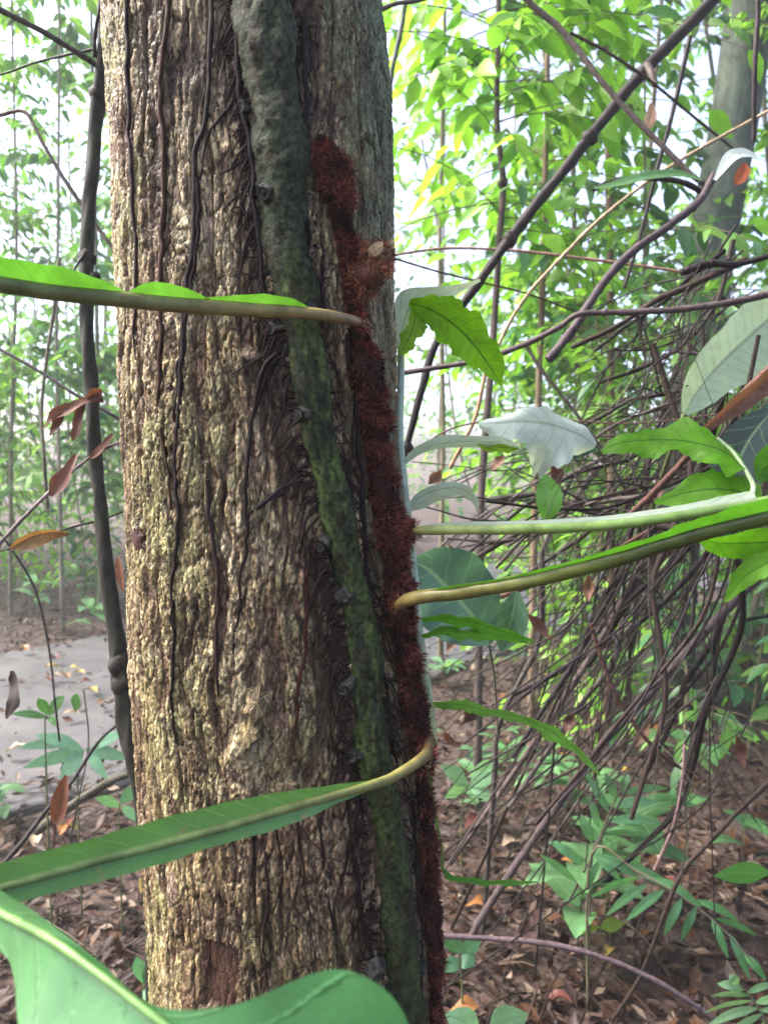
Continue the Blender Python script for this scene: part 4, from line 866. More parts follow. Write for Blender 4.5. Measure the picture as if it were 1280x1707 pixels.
# ------------------------------------------------------------------ broad leaves hanging in the thicket
leafthing('broad_leaf', 'large pale green leaf underside at the right edge', 'leaf', ([(1140, 690, 1.5), (1160, 655, 1.5), (1195, 612, 1.51), (1240, 568, 1.53), (1300, 515, 1.55), (1370, 460, 1.57)], [6, 30, 40, 46, 46, 6], [6, 30, 46, 70, 80, 6]), M_PALE, (.30, .40, .27), stalkpts=[(1140, 690, 1.5), (1125, 730, 1.52), (1100, 800, 1.6)], sw=(8, 7), roll=.15, n=40, cols=8, wave=.04, scal=.05, sk=30)
leafthing('dead_leaf', 'large brown dead leaf rim under the pale green leaf', 'dead leaf', ([(1165, 722, 1.08), (1200, 695, 1.08), (1245, 660, 1.08), (1300, 615, 1.09)], [6, 14, 20, 20], [4, 10, 16, 20]), M_DEAD, (.13, .07, .045), roll=.4, n=24, wave=.15, curl=.4)
leafthing('broad_leaf', 'whitish glossy drooping leaf in the middle of the thicket', 'leaf', ([(992, 742, 1.25), (960, 722, 1.24), (915, 706, 1.22), (870, 702, 1.21), (830, 705, 1.2), (798, 708, 1.2)], [6, 42, 66, 44, 26, 4], [6, 22, 30, 18, 12, 3]), M_PALE, (.29, .35, .33), stalkpts=[(992, 742, 1.25), (1005, 760, 1.28), (1010, 800, 1.35)], roll=.35, n=40, cols=7, wave=.32, curl=-.35, scal=.22, sk=34)  # sky reflection is painted into its pale bluish colour
leafthing('broad_leaf', 'dark bluish green leaf pair beside the hairy rhizome below the fronds', 'leaf', ([(815, 1075, 1.2), (790, 1030, 1.19), (750, 985, 1.18), (715, 950, 1.17), (685, 935, 1.16)], [5, 60, 78, 60, 5], [5, 48, 66, 44, 5]), M_BROAD, (.045, .105, .075), stalkpts=[(815, 1075, 1.2), (825, 1140, 1.3), (830, 1230, 1.5)], roll=.3, n=34, cols=7, wave=.08, curl=.2)
leafthing('broad_leaf', 'dark green leaf behind the right end of the whitish leaf', 'leaf', ([(905, 738, 1.27), (935, 740, 1.27), (965, 744, 1.28), (993, 750, 1.28)], [6, 20, 22, 3], [6, 20, 18, 3]), M_BROAD, (.03, .075, .04), roll=.2, n=20, curl=.2, wave=.15)
leafthing('broad_leaf', 'dark green leaf hanging below the bluish leaf', 'leaf', ([(860, 985, 1.22), (855, 1020, 1.22), (845, 1055, 1.23), (835, 1085, 1.24)], [4, 26, 24, 3], [4, 22, 22, 3]), M_BROAD, (.035, .09, .05), roll=.3, n=24, curl=.2)
leafthing('broad_leaf', 'mid green leaf hanging under the white leaf', 'leaf', ([(905, 790, 1.4), (912, 815, 1.4), (914, 845, 1.4), (910, 868, 1.41)], [3, 20, 20, 4], [3, 18, 18, 3]), M_BROAD, (.07, .20, .03), roll=.2, n=24)
leafthing('broad_leaf', 'small light green leaf above the pale frond near the white leaf', 'leaf', ([(790, 742, 1.1), (815, 738, 1.1), (845, 740, 1.11), (866, 746, 1.12)], [3, 5, 5, 2], [3, 7, 6, 2]), M_BROAD, (.2, .36, .03), roll=.4, n=18)
leafthing('broad_leaf', 'glossy white-lit leaf by the red dead leaf at the upper right', 'leaf', ([(1262, 262, 1.3), (1240, 255, 1.3), (1215, 262, 1.29), (1190, 300, 1.29)], [3, 10, 12, 3], [3, 9, 9, 2]), M_PALE, (.40, .46, .46), roll=.4, n=20)  # white light on this leaf is painted into its colour
leafthing('broad_leaf', 'long dark green leaf on the arched branch', 'leaf', ([(1170, 300, 1.55), (1130, 290, 1.55), (1080, 294, 1.54), (1030, 306, 1.54), (990, 314, 1.54)], [2, 7, 8, 6, 2], [2, 8, 9, 7, 2]), M_BROAD, (.05, .14, .04), roll=.5, n=24)
leafthing('dead_leaf', 'orange-red dead leaf hanging at the upper right', 'dead leaf', ([(1240, 272, 1.29), (1238, 285, 1.29), (1230, 300, 1.29), (1226, 308, 1.29)], [3, 11, 10, 2], [3, 9, 8, 2]), M_DEAD, (.36, .10, .04), roll=.2, n=14)
leafthing('dead_leaf', 'pale tan dead leaf hanging below the diagonal branch', 'dead leaf', ([(1085, 172, 1.9), (1084, 190, 1.9), (1080, 205, 1.9), (1074, 218, 1.9)], [3, 9, 10, 3], [3, 7, 8, 2]), M_DEAD, (.40, .26, .17), roll=.2, n=14, wave=.2)
leafthing('broad_leaf', 'dark sheet standing in for the shaded hollow under the pale leaf', 'leaf', ([(1290, 680, 1.25), (1250, 730, 1.26), (1220, 790, 1.27), (1200, 830, 1.28)], [10, 40, 40, 6], [10, 36, 36, 6]), M_BROAD, (.018, .035, .03), roll=.3, n=24)  # near-black blade paints the shade of the hollow here

# ------------------------------------------------------------------ trees of the background
TPL = leaf_template(.3, .30, .50, 5); TPLS = [leaf_template(.3, .30, .50, 5), leaf_template(.2, .35, .34, 5), leaf_template(.4, .15, .44, 5)]; TPLF = leaf_template(.3, .2, .5, 3)
GREENS = np.array([(.07, .18, .03), (.10, .24, .04), (.14, .29, .05), (.045, .13, .045), (.17, .30, .09), (.09, .19, .08), (.035, .10, .045), (.05, .14, .07)])  # the dark bluish greens paint shaded foliage into the leaf colours
def spray(mbL, mbB, p0, d, L, nl, size, pal, rs, droop=.25, bc=(.07, .06, .045), br=.004, tpl=None):
    """one twig with alternate drooping leaves"""
    d = nrm(d); t = np.linspace(0, 1, 6)[:, None]
    line = p0 + d * L * t + np.array([0, 0, -droop * L]) * t ** 2
    if mbB is not None: tube(mbB, line, [br, br * .4], 4, 6, c=bc, cap=False, resample=False)
    tt = np.sort(rs.uniform(.18, 1, nl)); tt[-1] = 1
    pos = np.stack([np.interp(tt, t[:, 0], line[:, k]) for k in range(3)], -1)
    tg = nrm(np.gradient(line, axis=0)); tg = np.stack([np.interp(tt, t[:, 0], tg[:, k]) for k in range(3)], -1)
    sd = nrm(np.cross(tg, [0, 0, 1.0])) * np.where(np.arange(nl) % 2, 1, -1)[:, None]
    dr = nrm(tg * rs.uniform(.3, 1.0, (nl, 1)) + sd * rs.uniform(.5, 1.1, (nl, 1)) + np.array([0, 0, -1]) * rs.uniform(.0, .75, (nl, 1)) + rs.normal(size=(nl, 3)) * .15)
    no = nrm(np.array([0, 0, 1.0]) + rs.normal(size=(nl, 3)) * .4)
    sz = size * rs.uniform(.65, 1.25, nl)
    cl = pal[rs.integers(0, len(pal), nl)] * rs.uniform(.8, 1.25, (nl, 1))
    scatter(mbL, pos, dr, no, sz, cl, TPLS[int(L * 977) % 3] if tpl is None else tpl)

def forest_tree(base, topline, r0, zlo, zhi, nb, bl, size, label, seed, pal=GREENS, group=None, tc=(.10, .09, .06), nl=10, name='sapling', droop=.25, knob=None, mat=None):
    rs = np.random.default_rng(seed)
    base = np.asarray(base, float); root = empty(name, base); tag(root, label, name, group)
    mbT = MB(); line = np.vstack([base + [0, 0, -.05], topline]); L = catmull(line, 40)
    tube(mbT, L, [r0 * 1.25, r0, r0 * .9, r0 * .75, r0 * .5], 9, 40, c=tc, bump=.15, seed=seed % 31)
    if knob is not None: blob(mbT, knob, r0 * 1.6, 3, .3, tc)
    mbL = MB()
    for k in range(nb):
        z = zlo + (zhi - zlo) * rs.random() ** .85; p = np.array([np.interp(z, L[:, 2], L[:, q]) for q in (0, 1)] + [z])
        a = rs.uniform(0, 2 * np.pi); d = np.array([math.cos(a), math.sin(a), rs.uniform(-.1, .6)])
        spray(mbL, mbT, p, d, bl * rs.uniform(.5, 1.2), nl, size, pal, rs, droop, tc, max(.003, r0 * .12), TPLS[seed % 3])
    mbT.build('trunk', mat or M_BG, root)
    if nb: mbL.build('crown', M_LEAF, root)
    return root

def up_line(pts): return pix(pts)
# the big grey tree at the right
rs = np.random.default_rng(3)
bt = empty('tree', G(1120, 1150)); d0 = 4.2
tag(bt, 'large leaning grey-green tree at the upper right behind the thicket', 'tree')
m2 = MB(); bl_ = [(1105, 1190, 4.25), (1118, 980, 4.2), (1138, 780, 4.2), (1162, 640, 4.2), (1178, 500, 4.2), (1190, 380, 4.2), (1215, 250, 4.2), (1238, 100, 4.2), (1252, -40, 4.2), (1275, -300, 4.2), (1300, -600, 4.2)]
pp = pix(bl_); pp[0][2] = -.05
tube(m2, pp, [.16, .135, .125, .12, .118, .118, .12, .12, .12, .11, .10], 28, 90, c=np.array([(.075, .075, .06), (.085, .095, .078), (.08, .098, .08), (.075, .09, .075), (.08, .09, .08)]), bump=.10, seed=4)
m2.build('trunk', M_BG, bt)
m3 = MB(); m4 = MB()
for k in range(60):
    z = rs.uniform(4.0, 5.8); p = np.array([np.interp(z, pp[:, 2], pp[:, q]) for q in (0, 1)] + [z]); a = rs.uniform(0, 6.28)
    spray(m3, m4, p, np.array([math.cos(a), math.sin(a), .25]), rs.uniform(.6, 1.5), 12, .13, GREENS, rs, .2, (.09, .08, .07), .012)
m4.build('branches', M_BG, bt); m3.build('crown', M_LEAF, bt)

BR_ = np.array([(.13, .30, .03), (.17, .36, .035), (.22, .42, .05), (.10, .25, .03)])
def stemtree(pts, w, label, seed, zlo, zhi, nb, bl, size, pal=GREENS, tc=(.10, .085, .06), knob=None, nl=10, droop=.25):
    p = pix(pts); b = p[0].copy(); b[2] = 0; d = pts[0][2]
    return forest_tree(b, p, w / 2 * d / FPX, zlo, zhi, nb, bl, size, label, seed, pal, None, tc, nl, knob=None if knob is None else P(*knob), droop=droop)
stemtree([(800, 900, 3.0), (806, 760, 3.0), (822, 560, 3.0), (832, 400, 3.0), (838, 300, 3.0), (828, 200, 3.0), (830, 60, 3.0), (832, -80, 3.0), (840, -330, 3.0)], 12, 'dark sapling stem with a knot, under bright drooping leaves right of the trunk', 21, 2.2, 3.6, 60, .75, .12, BR_, (.06, .045, .04), (838, 305, 3.0), 9, .35)
stemtree([(890, 900, 3.6), (896, 700, 3.6), (903, 500, 3.6), (908, 300, 3.6), (912, 120, 3.6), (914, -100, 3.6), (916, -300, 3.6)], 11, 'slender brown sapling just right of the knotted stem', 22, 2.0, 4.2, 34, .7, .13, BR_, (.13, .095, .06))
stemtree([(1018, 900, 3.9), (1018, 640, 3.9), (1016, 420, 3.9), (1012, 200, 3.9), (1008, 40, 3.9), (1005, -200, 3.9)], 13, 'slender brown sapling behind the bent broken branch', 23, 2.2, 4.2, 34, .8, .14, GREENS, (.10, .07, .05))
stemtree([(960, 900, 4.6), (962, 600, 4.6), (955, 300, 4.6), (950, 0, 4.6), (948, -200, 4.6)], 10, 'thin grey sapling between the two brown ones', 24, 1.8, 4.6, 34, .8, .13, GREENS, (.12, .11, .08))
stemtree([(735, 930, 5.0), (738, 700, 5.0), (733, 400, 5.0), (740, 100, 5.0), (742, -150, 5.0)], 9, 'thin pale sapling close right of the trunk in the bright foliage', 25, 1.6, 5.0, 40, .9, .13, BR_, (.14, .12, .08))
stemtree([(168, 960, 6.4), (166, 800, 6.4), (163, 600, 6.4), (160, 400, 6.4), (155, 150, 6.4), (150, -150, 6.4)], 8, 'grey-green sapling directly behind the dark sapling', 26, 1.3, 6.4, 40, 1.0, .12, GREENS, (.10, .11, .07))
stemtree([(104, 1000, 6.0), (100, 800, 6.0), (95, 600, 6.0), (98, 300, 6.0), (100, -100, 6.0)], 7, 'slim pale sapling beyond the path above the curled leaf', 27, 1.2, 6.0, 46, 1.0, .14, GREENS, (.13, .12, .09))
stemtree([(18, 980, 6.6), (20, 700, 6.6), (28, 400, 6.6), (20, 0, 6.6)], 7, 'slim sapling at the left edge beyond the path', 28, 1.3, 6.0, 46, 1.0, .13, GREENS, (.12, .11, .08))
rs = np.random.default_rng(77)
cnt = 0; SAPS = []
for k in range(400):
    y = rs.uniform(4.2, 14.5); x = rs.uniform(-1.15, .95) * y
    pxx = 640 + x / y * FPX
    if path_dist(np.array([x]), np.array([y]))[0] < 1.5: continue
    if y < 5.5 and pxx < 300: continue
    cnt += 1
    h = rs.uniform(4.5, 7.5); ln = rs.normal(size=2) * .5
    tl = np.array([(x + ln[0] * t + .13 * rs.normal(), y + ln[1] * t + .13 * rs.normal(), h * t) for t in (.15, .35, .55, .75, 1)])
    left = pxx < 420
    SAPS.append(forest_tree((x, y, 0), tl, (rs.uniform(.006, .014) if left else rs.uniform(.009, .024)), rs.uniform(.5, 1.4), h, int(rs.uniform(34, 50) * (.9 if left else 1.25)), rs.uniform(.7, 1.1), rs.uniform(.08, .13),
                'slender leafy sapling on the left among the bright background trees' if left else 'slender leafy sapling on the right among the bright background trees', 300 + k, GREENS if k % 3 else BR_, 'background saplings left of the trunk' if left else 'background saplings right of the trunk', [(.18, .155, .11), (.15, .15, .12), (.20, .165, .12)][k % 3], 17))
    if cnt >= 46: break
# the far wood beyond
mb = MB(); nF = 17000
fy = rs.uniform(15, 27, nF); fx = rs.uniform(-1.25, 1.1, nF) * fy; fz = rs.uniform(0, 1, nF) ** 1.3 * 11
dens = fbm(fx * .35, fz * .5 + fy * .2, 202, 3); keep = dens > .47 - .10 * (fz < 2.2) + .08 * (fx < 0) * (fz > 1.5)
fx, fy, fz = fx[keep], fy[keep], fz[keep]; nF = len(fx)
scatter(mb, np.stack([fx, fy, fz], -1), nrm(rs.normal(size=(nF, 3)) * [1, 1, .5] + [0, 0, -.4]), nrm(rs.normal(size=(nF, 3)) + [0, 0, 1.0]), rs.uniform(.14, .34, nF), GREENS[rs.integers(0, len(GREENS), nF)] * rs.uniform(.8, 1.3, (nF, 1)), TPLF)
for k in range(16):
    y = rs.uniform(15, 27); x = rs.uniform(-.85, .85) * y
    tube(mb, [(x, y, 0), (x + rs.normal() * .2, y, 4), (x + rs.normal() * .4, y, 11)], [.05, .04, .02], 6, 8, c=(.16, .14, .11), cap=False)
tag(mb.build('far_wood', M_LEAF, origin=(0, 20, 0)), 'far bright green wood behind the saplings', 'wood', kind='stuff')

# ------------------------------------------------------------------ leaf litter
LIT = .36 * np.array([(.10, .052, .034), (.15, .085, .055), (.06, .03, .02), (.20, .13, .09), (.075, .038, .03), (.14, .065, .03), (.32, .24, .18), (.04, .02, .016), (.12, .07, .065)])
TPLD = leaf_template(.5, -.25, .46, 3)
mb = MB()
nL = 46000; ly = 1.2 + (rs.random(nL) ** 1.6) * 11; lx = rs.uniform(-.95, .85, nL) * (ly + .6)
pd = path_dist(lx, ly); keep = (pd > 1.15 + .12 * rs.normal(size=nL)) | (rs.random(nL) < .07)
lx, ly = lx[keep], ly[keep]; nL = len(lx)
pos = np.stack([lx, ly, gz(lx, ly) + rs.uniform(.004, .03, nL)], -1)
scatter(mb, pos, nrm(rs.normal(size=(nL, 3)) * [1, 1, .22]), nrm(np.array([0, 0, 1.0]) + rs.normal(size=(nL, 3)) * .35), rs.uniform(.018, .075, nL), LIT[rs.integers(0, len(LIT), nL)] * rs.uniform(.7, 1.3, (nL, 1)), TPLD)
for k in range(900):
    y = rs.uniform(1.3, 8); x = rs.uniform(-.7, .7) * y; a = rs.uniform(0, 6.28); L = rs.uniform(.1, .5)
    if path_dist(np.array([x]), np.array([y]))[0] < 1.35: continue
    z = float(gz(x, y)) + .02; c = LIT[rs.integers(0, len(LIT))] * .7
    tube(mb, [(x, y, z), (x + math.cos(a) * L / 2, y + math.sin(a) * L / 2, z + rs.uniform(0, .04)), (x + math.cos(a) * L, y + math.sin(a) * L, z + rs.uniform(0, .03))], [.003, .002], 4, 5, c=c, cap=False)
tag(mb.build('leaf_litter', M_LITTER, origin=(0, 3, 0)), 'brown fallen leaves and twigs covering the forest floor', 'leaf litter', kind='stuff')
# larger single fallen leaves
fl = [('yellow', (.30, .22, .05)), ('orange', (.20, .09, .03)), ('pale tan', (.26, .20, .14)), ('dark red', (.10, .035, .028))]
for k in range(64):
    y = rs.uniform(1.75, 5.5); u = rs.uniform(-.52, .52); x = u * y
    if -.20 < u < .09: u += .3; x = u * y
    if k < 10: q = [(115, 1132), (100, 1130), (125, 1140), (95, 1128), (155, 1010), (45, 1100), (60, 1420), (120, 1375), (130, 1390), (100, 1400)][k]; g = G(*q); x, y = g[0], g[1]
    n_, c = fl[0 if k in (0, 1, 2, 3) else k % 4]; pd_ = float(path_dist(np.array([x]), np.array([y]))[0])
    m2 = MB(); z = float(gz(x, y)) + .035
    side_ = 'left' if x < 0 else 'right'
    a = rs.uniform(0, 6.28); L = rs.uniform(.05, .10); d = np.array([math.cos(a), math.sin(a), rs.uniform(-.1, .25)])
    blade(m2, [(x, y, z), np.array([x, y, z]) + d * L * .5 + [0, 0, .012], np.array([x, y, z]) + d * L], nrm(np.cross([0, 0, 1], d)), np.array([0, 0, 1.0]), np.array([.06, .22, .26, .18, .02]) * L, np.array([.06, .24, .25, .16, .02]) * L, 3, 12, curl=.35, wave=.25, c=np.array(c) * rs.uniform(.8, 1.15), seed=k)
    where = 'on the grey path' if pd_ < 1.27 else f'on the litter {side_} of the trunk'
    tag(m2.build('fallen_leaf', M_LITTER), f'{n_} fallen leaf {where}', 'fallen leaf', f'{n_} fallen leaves {where}')

# ------------------------------------------------------------------ undergrowth
NUM = dict(enumerate('zero one two three four five six seven eight nine ten eleven twelve'.split()))
ORD = 'first second third fourth fifth sixth seventh eighth ninth tenth eleventh twelfth thirteenth fourteenth fifteenth sixteenth seventeenth eighteenth nineteenth twentieth'.split()
ORD += ['twenty-' + q for q in ORD[:9]] + ['thirtieth'] + ['thirty-' + q for q in ORD[:9]] + ['fortieth'] + ['forty-' + q for q in ORD[:9]]
MARKS = [(60, 1180, 'by the seedling on the path'), (120, 1270, 'by the pale plant at the path edge'), (190, 1330, 'by the short mossy branch'), (30, 1000, 'beyond the path at the left edge'), (130, 1000, 'beyond the path near the slim sapling'), (200, 1000, 'beyond the path close to the thick trunk'), (60, 1430, 'in the litter under the long left frond'), (760, 1100, 'beside the trunk below the bluish leaf'), (760, 1250, 'beside the trunk behind the frond tip'), (780, 1400, 'beside the trunk in the litter'), (800, 1580, 'by the low bare stick'), (900, 1250, 'under the drooping frond tip'), (930, 1120, 'in the middle of the vine tangle'), (1000, 1320, 'by the upright narrow leaflets'), (1100, 1480, 'by the long arching plant'), (1100, 1180, 'under the right half of the tangle'), (1200, 1330, 'by the crooked dark twig'), (1250, 1150, 'at the right edge below the fronds'), (1180, 1620, 'near the lower right corner'), (900, 1450, 'between the two long slanting branches')]
def to_px(p):
    r = np.asarray(p, float) - CAM; d = r @ FW
    return W0 / 2 + FPX * (r @ RT) / d, H0 / 2 - FPX * (r @ UP) / d
def spot(x, y, h):
    a, b = to_px((x, y, h)); return min(MARKS, key=lambda q: math.hypot(q[0] - a, q[1] - b))[2]
def rank(objs, fmt):                    # count along the picture, from the left
    o2 = sorted(objs, key=lambda o: to_px(o.location)[0]); k = 0
    for o in o2:
        a = to_px(o.location)[0]
        if 0 <= a <= W0: o['label'] = fmt.format(ORD[min(k, 48)]); k += 1
def pinnate(label, rachis, leaflets, wpx, c, name='pinnate_seedling', tocol=(.09, .08, .05)):
    b = P(*rachis[0]); root = empty(name, (b[0], b[1], 0)); tag(root, label, 'plant')
    m2 = MB(); q = pix(rachis); g = q[0].copy(); g[2] = float(gz(g[0], g[1])) - .01
    tube(m2, np.vstack([g, q]), [.0035, .0028, .0015], 6, 26, c=tocol); m2.build('stem', M_RACHIS, root)
    for k, (x0, y0, x1, y1) in enumerate(leaflets):
        d = rachis[0][2] + rs.uniform(-.05, .05); m2 = MB(); w_ = wpx * rs.uniform(.85, 1.15); mx, my = (x0 + x1) / 2, (y0 + y1) / 2 - abs(x1 - x0) * .06
        leafpx(m2, [(x0, y0, d), (mx, my, d - .012), (x1, y1, d - .01)], [1.2, w_ * .9, w_, w_ * .75, .8], [1.2, w_ * .9, w_, w_ * .75, .8], roll=rs.uniform(-.5, .5), c=np.array(c) * rs.uniform(.8, 1.25), n=14, cols=3, fold=.2, curl=-.1)
        m2.build('leaflet', M_BROAD, root)
    return root
PC_ = (.10, .25, .10)
pinnate('pinnate seedling of narrow upright leaflets below the drooping frond tip', [(985, 1440, 2.0), (1000, 1395, 2.0), (1020, 1345, 2.0), (1040, 1305, 2.0)], [(1014, 1354, 978, 1293), (1027, 1333, 1008, 1289), (1037, 1320, 1046, 1289), (1036, 1323, 1112, 1314), (1022, 1343, 1096, 1338), (1010, 1368, 1104, 1374), (1000, 1390, 1078, 1394), (998, 1380, 982, 1332), (986, 1404, 968, 1357)], 7, (.10, .24, .10))
pinnate('long arching plant with narrow drooping leaflets at lower right', [(985, 1425, 1.9), (1060, 1452, 1.85), (1140, 1498, 1.8), (1200, 1545, 1.78), (1255, 1605, 1.76)], [(960, 1470, 900, 1425), (972, 1442, 918, 1404), (990, 1425, 1036, 1470), (1062, 1463, 985, 1496), (1078, 1474, 1010, 1526), (1106, 1484, 1043, 1535), (1136, 1497, 1106, 1560), (1160, 1511, 1134, 1569), (1185, 1530, 1213, 1597), (1215, 1557, 1249, 1632), (1240, 1590, 1276, 1634), (990, 1424, 1062, 1462), (1050, 1444, 1132, 1492), (1090, 1462, 1168, 1512), (1160, 1500, 1230, 1535), (1190, 1530, 1262, 1560), (1000, 1430, 970, 1500)], 7, (.08, .22, .08))
pinnate('feathery plant cut off by the lower right corner', [(1300, 1760, 1.7), (1275, 1700, 1.7), (1245, 1655, 1.7), (1225, 1635, 1.7)], [(1250, 1660, 1185, 1660), (1255, 1668, 1172, 1688), (1262, 1680, 1178, 1710), (1270, 1690, 1200, 1735), (1240, 1650, 1195, 1640), (1245, 1655, 1290, 1640), (1258, 1672, 1310, 1665), (1265, 1684, 1320, 1690), (1230, 1640, 1215, 1625), (1275, 1700, 1240, 1760)], 6.5, (.12, .23, .11))
def seedling(label, x, y, h, nl, size, c, seed, group=None, narrow=False, up=.35):
    r2 = np.random.default_rng(seed); z = float(gz(x, y)); root = empty('seedling', (x, y, z)); tag(root, label, 'seedling', group)
    m2 = MB(); lean = r2.normal(size=2) * .12 * h; top = np.array([x + lean[0], y + lean[1], z + h])
    tube(m2, [(x, y, z - .02), (x + lean[0] * .3, y + lean[1] * .3, z + h * .5), top], [.003, .0016], 5, 8, c=(.08, .09, .04)); m2.build('stem', M_RACHIS, root)
    for k in range(nl):
        f = 1 if k < 3 else r2.uniform(.45, .95); p = np.array([x + lean[0] * f, y + lean[1] * f, z + h * f]); a = k * 2.4 + r2.uniform(-.4, .4)
        d = np.array([math.cos(a), math.sin(a), up * r2.uniform(.2, 1.4)]); L = size * r2.uniform(.7, 1.2); m3 = MB()
        blade(m3, [p, p + d * L * .5, p + d * L + np.array([0, 0, -.25 * L])], nrm(np.cross([0, 0, 1], d)), nrm(np.array([0, 0, 1.0])), np.array([.02, .5, .62, .42, .02]) * L * (.2 if narrow else .36), np.array([.02, .5, .62, .42, .02]) * L * (.2 if narrow else .36), 2, 9, fold=.2, wave=.08, c=np.array(c) * r2.uniform(.75, 1.3), seed=k)
        m3.build('leaf', M_BROAD, root)
    return root
# picked ones
def pxseed(label, bx, by, d, tops, c, wpx=12):
    b = P(bx, by, d); root = empty('seedling', (b[0], b[1], 0)); tag(root, label, 'seedling')
    m2 = MB(); g = b.copy(); g[2] = -.02; tube(m2, np.vstack([g, b, P(tops[0][0], tops[0][1], d)]), [.003, .0018], 6, 12, c=(.08, .10, .04)); m2.build('stem', M_RACHIS, root)
    for x0, y0, x1, y1, w_ in tops:
        m2 = MB(); leafpx(m2, [(x0, y0, d), ((x0 + x1) / 2, (y0 + y1) / 2 - 3, d - .01), (x1, y1, d - .015)], [1, w_, w_ * .9, 1], [1, w_, w_ * .9, 1], roll=rs.uniform(-.4, .4), c=np.array(c) * rs.uniform(.8, 1.2), n=14, cols=3, curl=-.1); m2.build('leaf', M_BROAD, root)
    return root
pxseed('green seedling with five oval leaves against the grey path', 76, 1240, 1.9, [(80, 1196, 20, 1190, 6), (80, 1192, 64, 1164, 9), (82, 1192, 108, 1160, 9), (126, 1186, 129, 1156, 9), (80, 1196, 95, 1210, 6)], (.05, .15, .03))
pxseed('pale low plant with long thin leaves at the path edge', 130, 1300, 2.3, [(140, 1250, 60, 1225, 10), (140, 1252, 40, 1280, 11), (142, 1250, 215, 1265, 11), (140, 1255, 100, 1300, 12), (150, 1250, 210, 1220, 8), (145, 1255, 180, 1300, 9), (120, 1240, 30, 1246, 8)], (.12, .27, .16))
pxseed('light green plant behind the short mossy branch', 200, 1400, 2.2, [(200, 1340, 235, 1310, 10), (200, 1345, 160, 1330, 10), (202, 1345, 232, 1370, 9)], (.11, .26, .12))
pxseed('small plant with two leaves at the foot of the trunk', 240, 1690, 1.6, [(240, 1640, 262, 1600, 10), (240, 1640, 228, 1595, 12), (238, 1650, 262, 1672, 10)], (.10, .26, .12))
pxseed('broad light green leaves at the bottom edge right of the trunk', 820, 1760, 1.5, [(800, 1720, 742, 1690, 20), (815, 1715, 880, 1690, 26), (812, 1720, 850, 1750, 22)], (.17, .33, .19))
pxseed('dim green plant just right of the trunk foot', 770, 1640, 1.9, [(765, 1590, 745, 1560, 14), (770, 1590, 800, 1570, 12), (768, 1595, 790, 1610, 14), (765, 1600, 742, 1620, 12)], (.06, .17, .08))
pxseed('green leaves at the right edge above the arching plant', 1290, 1520, 1.7, [(1285, 1455, 1190, 1460, 18), (1290, 1450, 1330, 1420, 16), (1288, 1460, 1320, 1480, 16)], (.05, .17, .03))
pxseed('yellow-green leaf plant in front of the arching plant stems', 1010, 1600, 2.1, [(1000, 1548, 1040, 1540, 11), (985, 1535, 935, 1530, 6), (1000, 1545, 955, 1560, 7)], (.16, .24, .03))
pxseed('pale green plant behind the drooping frond near the trunk', 770, 1345, 2.6, [(780, 1310, 735, 1275, 12), (780, 1312, 830, 1290, 12), (780, 1312, 740, 1330, 12), (782, 1312, 820, 1330, 10)], (.16, .32, .16))
for k in range(66):
    if k < 26: y = rs.uniform(2.6, 7.5); x = -rs.uniform(.16, .52) * y
    else: y = rs.uniform(2.0, 6.5); x = rs.uniform(.06, .55) * y
    pd_ = path_dist(np.array([x]), np.array([y]))[0]
    if pd_ < 1.32: continue
    h_ = rs.uniform(.08, .42); n_ = int(rs.uniform(4, 10)); tn = k % 3; sp_ = spot(x, y, h_)
    lab = f"{['dull green', 'pale green', 'dark green'][tn]} seedling with {NUM[n_]} {'narrow' if tn == 0 else 'oval'} leaves {sp_}"
    seedling(lab, x, y, h_, n_, rs.uniform(.09, .19), [(.055, .15, .045), (.085, .19, .075), (.04, .11, .035)][tn], 900 + k, 'seedlings beside the path' if x < 0 else 'seedlings under the vine tangle', tn == 0)
SHR = []
for k in range(80):      # tall undergrowth shrubs behind the path and the tangle
    if k < 36: y = rs.uniform(6.4, 11); x = -rs.uniform(-.05, .85) * y
    elif k >= 78: y = rs.uniform(2.9, 5.2); x = rs.uniform(.07, .42) * y
    else: y = rs.uniform(3.4, 9); x = rs.uniform(.05, .6) * y
    if path_dist(np.array([x]), np.array([y]))[0] < 1.5: continue
    lf = x < 0
    SHR.append(forest_tree((x, y, 0), np.array([(x + .05, y, .5), (x + rs.normal() * .1, y, 1.2), (x + rs.normal() * .2, y, rs.uniform(1.6, 2.9))]), .007, .15, 2.4, 46, .55, rs.uniform(.08, .13), 'low leafy shrub ' + ('beyond the path' if lf else 'behind the vine tangle'), 1300 + k, BR_ if k % 2 else GREENS, 'shrubs beyond the path' if lf else 'shrubs behind the vine tangle', (.09, .08, .05), 8, 'shrub'))

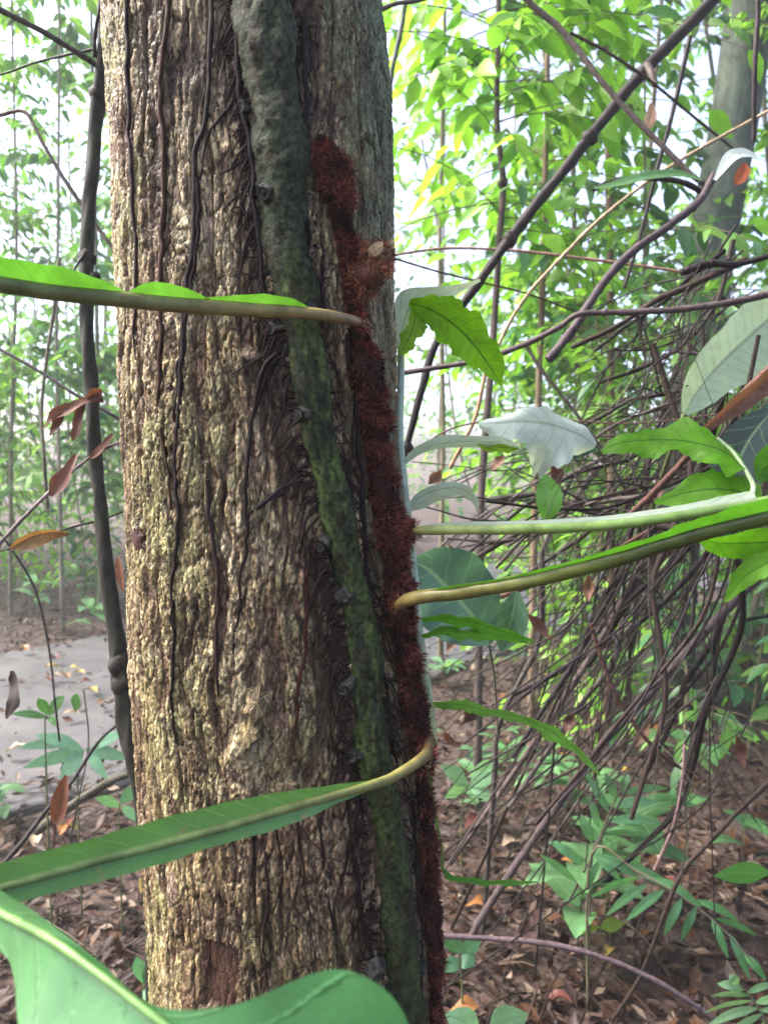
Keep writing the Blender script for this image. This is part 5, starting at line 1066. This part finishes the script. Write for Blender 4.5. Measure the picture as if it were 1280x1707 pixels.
rank([o for o in SHR if o.location.x < 0], '{} low leafy shrub from the left edge, beyond the path')
rank([o for o in SHR if o.location.x > 0], '{} low leafy shrub from the trunk, behind the vine tangle')
rank([o for o in SAPS if to_px(o.location)[0] < 440], '{} slender background sapling from the left edge, in the bright foliage')
rank([o for o in SAPS if to_px(o.location)[0] >= 440], '{} slender background sapling from the trunk, in the right-hand foliage')
rank(CAUGHT, '{} small dead leaf caught in the vine tangle, from the trunk')
FLV = {}
for o in COL.objects:
    if o.name.startswith('fallen_leaf'): FLV.setdefault(o['group'], []).append(o)
for g, os_ in FLV.items():
    if len(os_) > 1: rank(os_, '{} ' + os_[0]['label'] + ', from the left')

# ------------------------------------------------------------------ unseen canopy trees added outside the view to shade the thicket
for k, (x, y, lab) in enumerate(((3.0, 0.2, 'unseen tree added for shade right of the viewer'),)):
    forest_tree((x, y, 0), np.array([(x + .1, y, 1.5), (x - .1, y + .1, 3.5), (x - .4, y + .1, 5.2), (x - .7, y, 7.0)]), .09, 4.9, 6.8, 70, 1.7, .20, lab + ' with a high leafy crown', 2000 + k, GREENS, 'added shade trees', (.10, .09, .07), 14, 'tree')

# ------------------------------------------------------------------ haze volume added mostly for lens glare, partly for air
hz = bpy.data.meshes.new('haze'); X0, X1, Y0, Y1, Z0, Z1 = -26, 26, -3.0, 34, -1.3, 13.5
hz.from_pydata([(x, y, z) for x in (X0, X1) for y in (Y0, Y1) for z in (Z0, Z1)], [], [(0, 1, 3, 2), (4, 6, 7, 5), (0, 4, 5, 1), (2, 3, 7, 6), (0, 2, 6, 4), (1, 5, 7, 3)])
hm = bpy.data.materials.new('glare_haze'); hm.use_nodes = True; t = hm.node_tree; t.nodes.remove(t.nodes['Principled BSDF'])
pv_ = t.nodes.new('ShaderNodeVolumePrincipled'); pv_.inputs['Color'].default_value = (.95, .98, .95, 1); pv_.inputs['Density'].default_value = HAZE; pv_.inputs['Anisotropy'].default_value = .2
t.links.new(pv_.outputs[0], t.nodes['Material Output'].inputs['Volume']); hz.materials.append(hm)
ho = bpy.data.objects.new('haze', hz); COL.objects.link(ho); tag(ho, 'added pale haze giving the glare over the far trees', 'haze', kind='stuff')
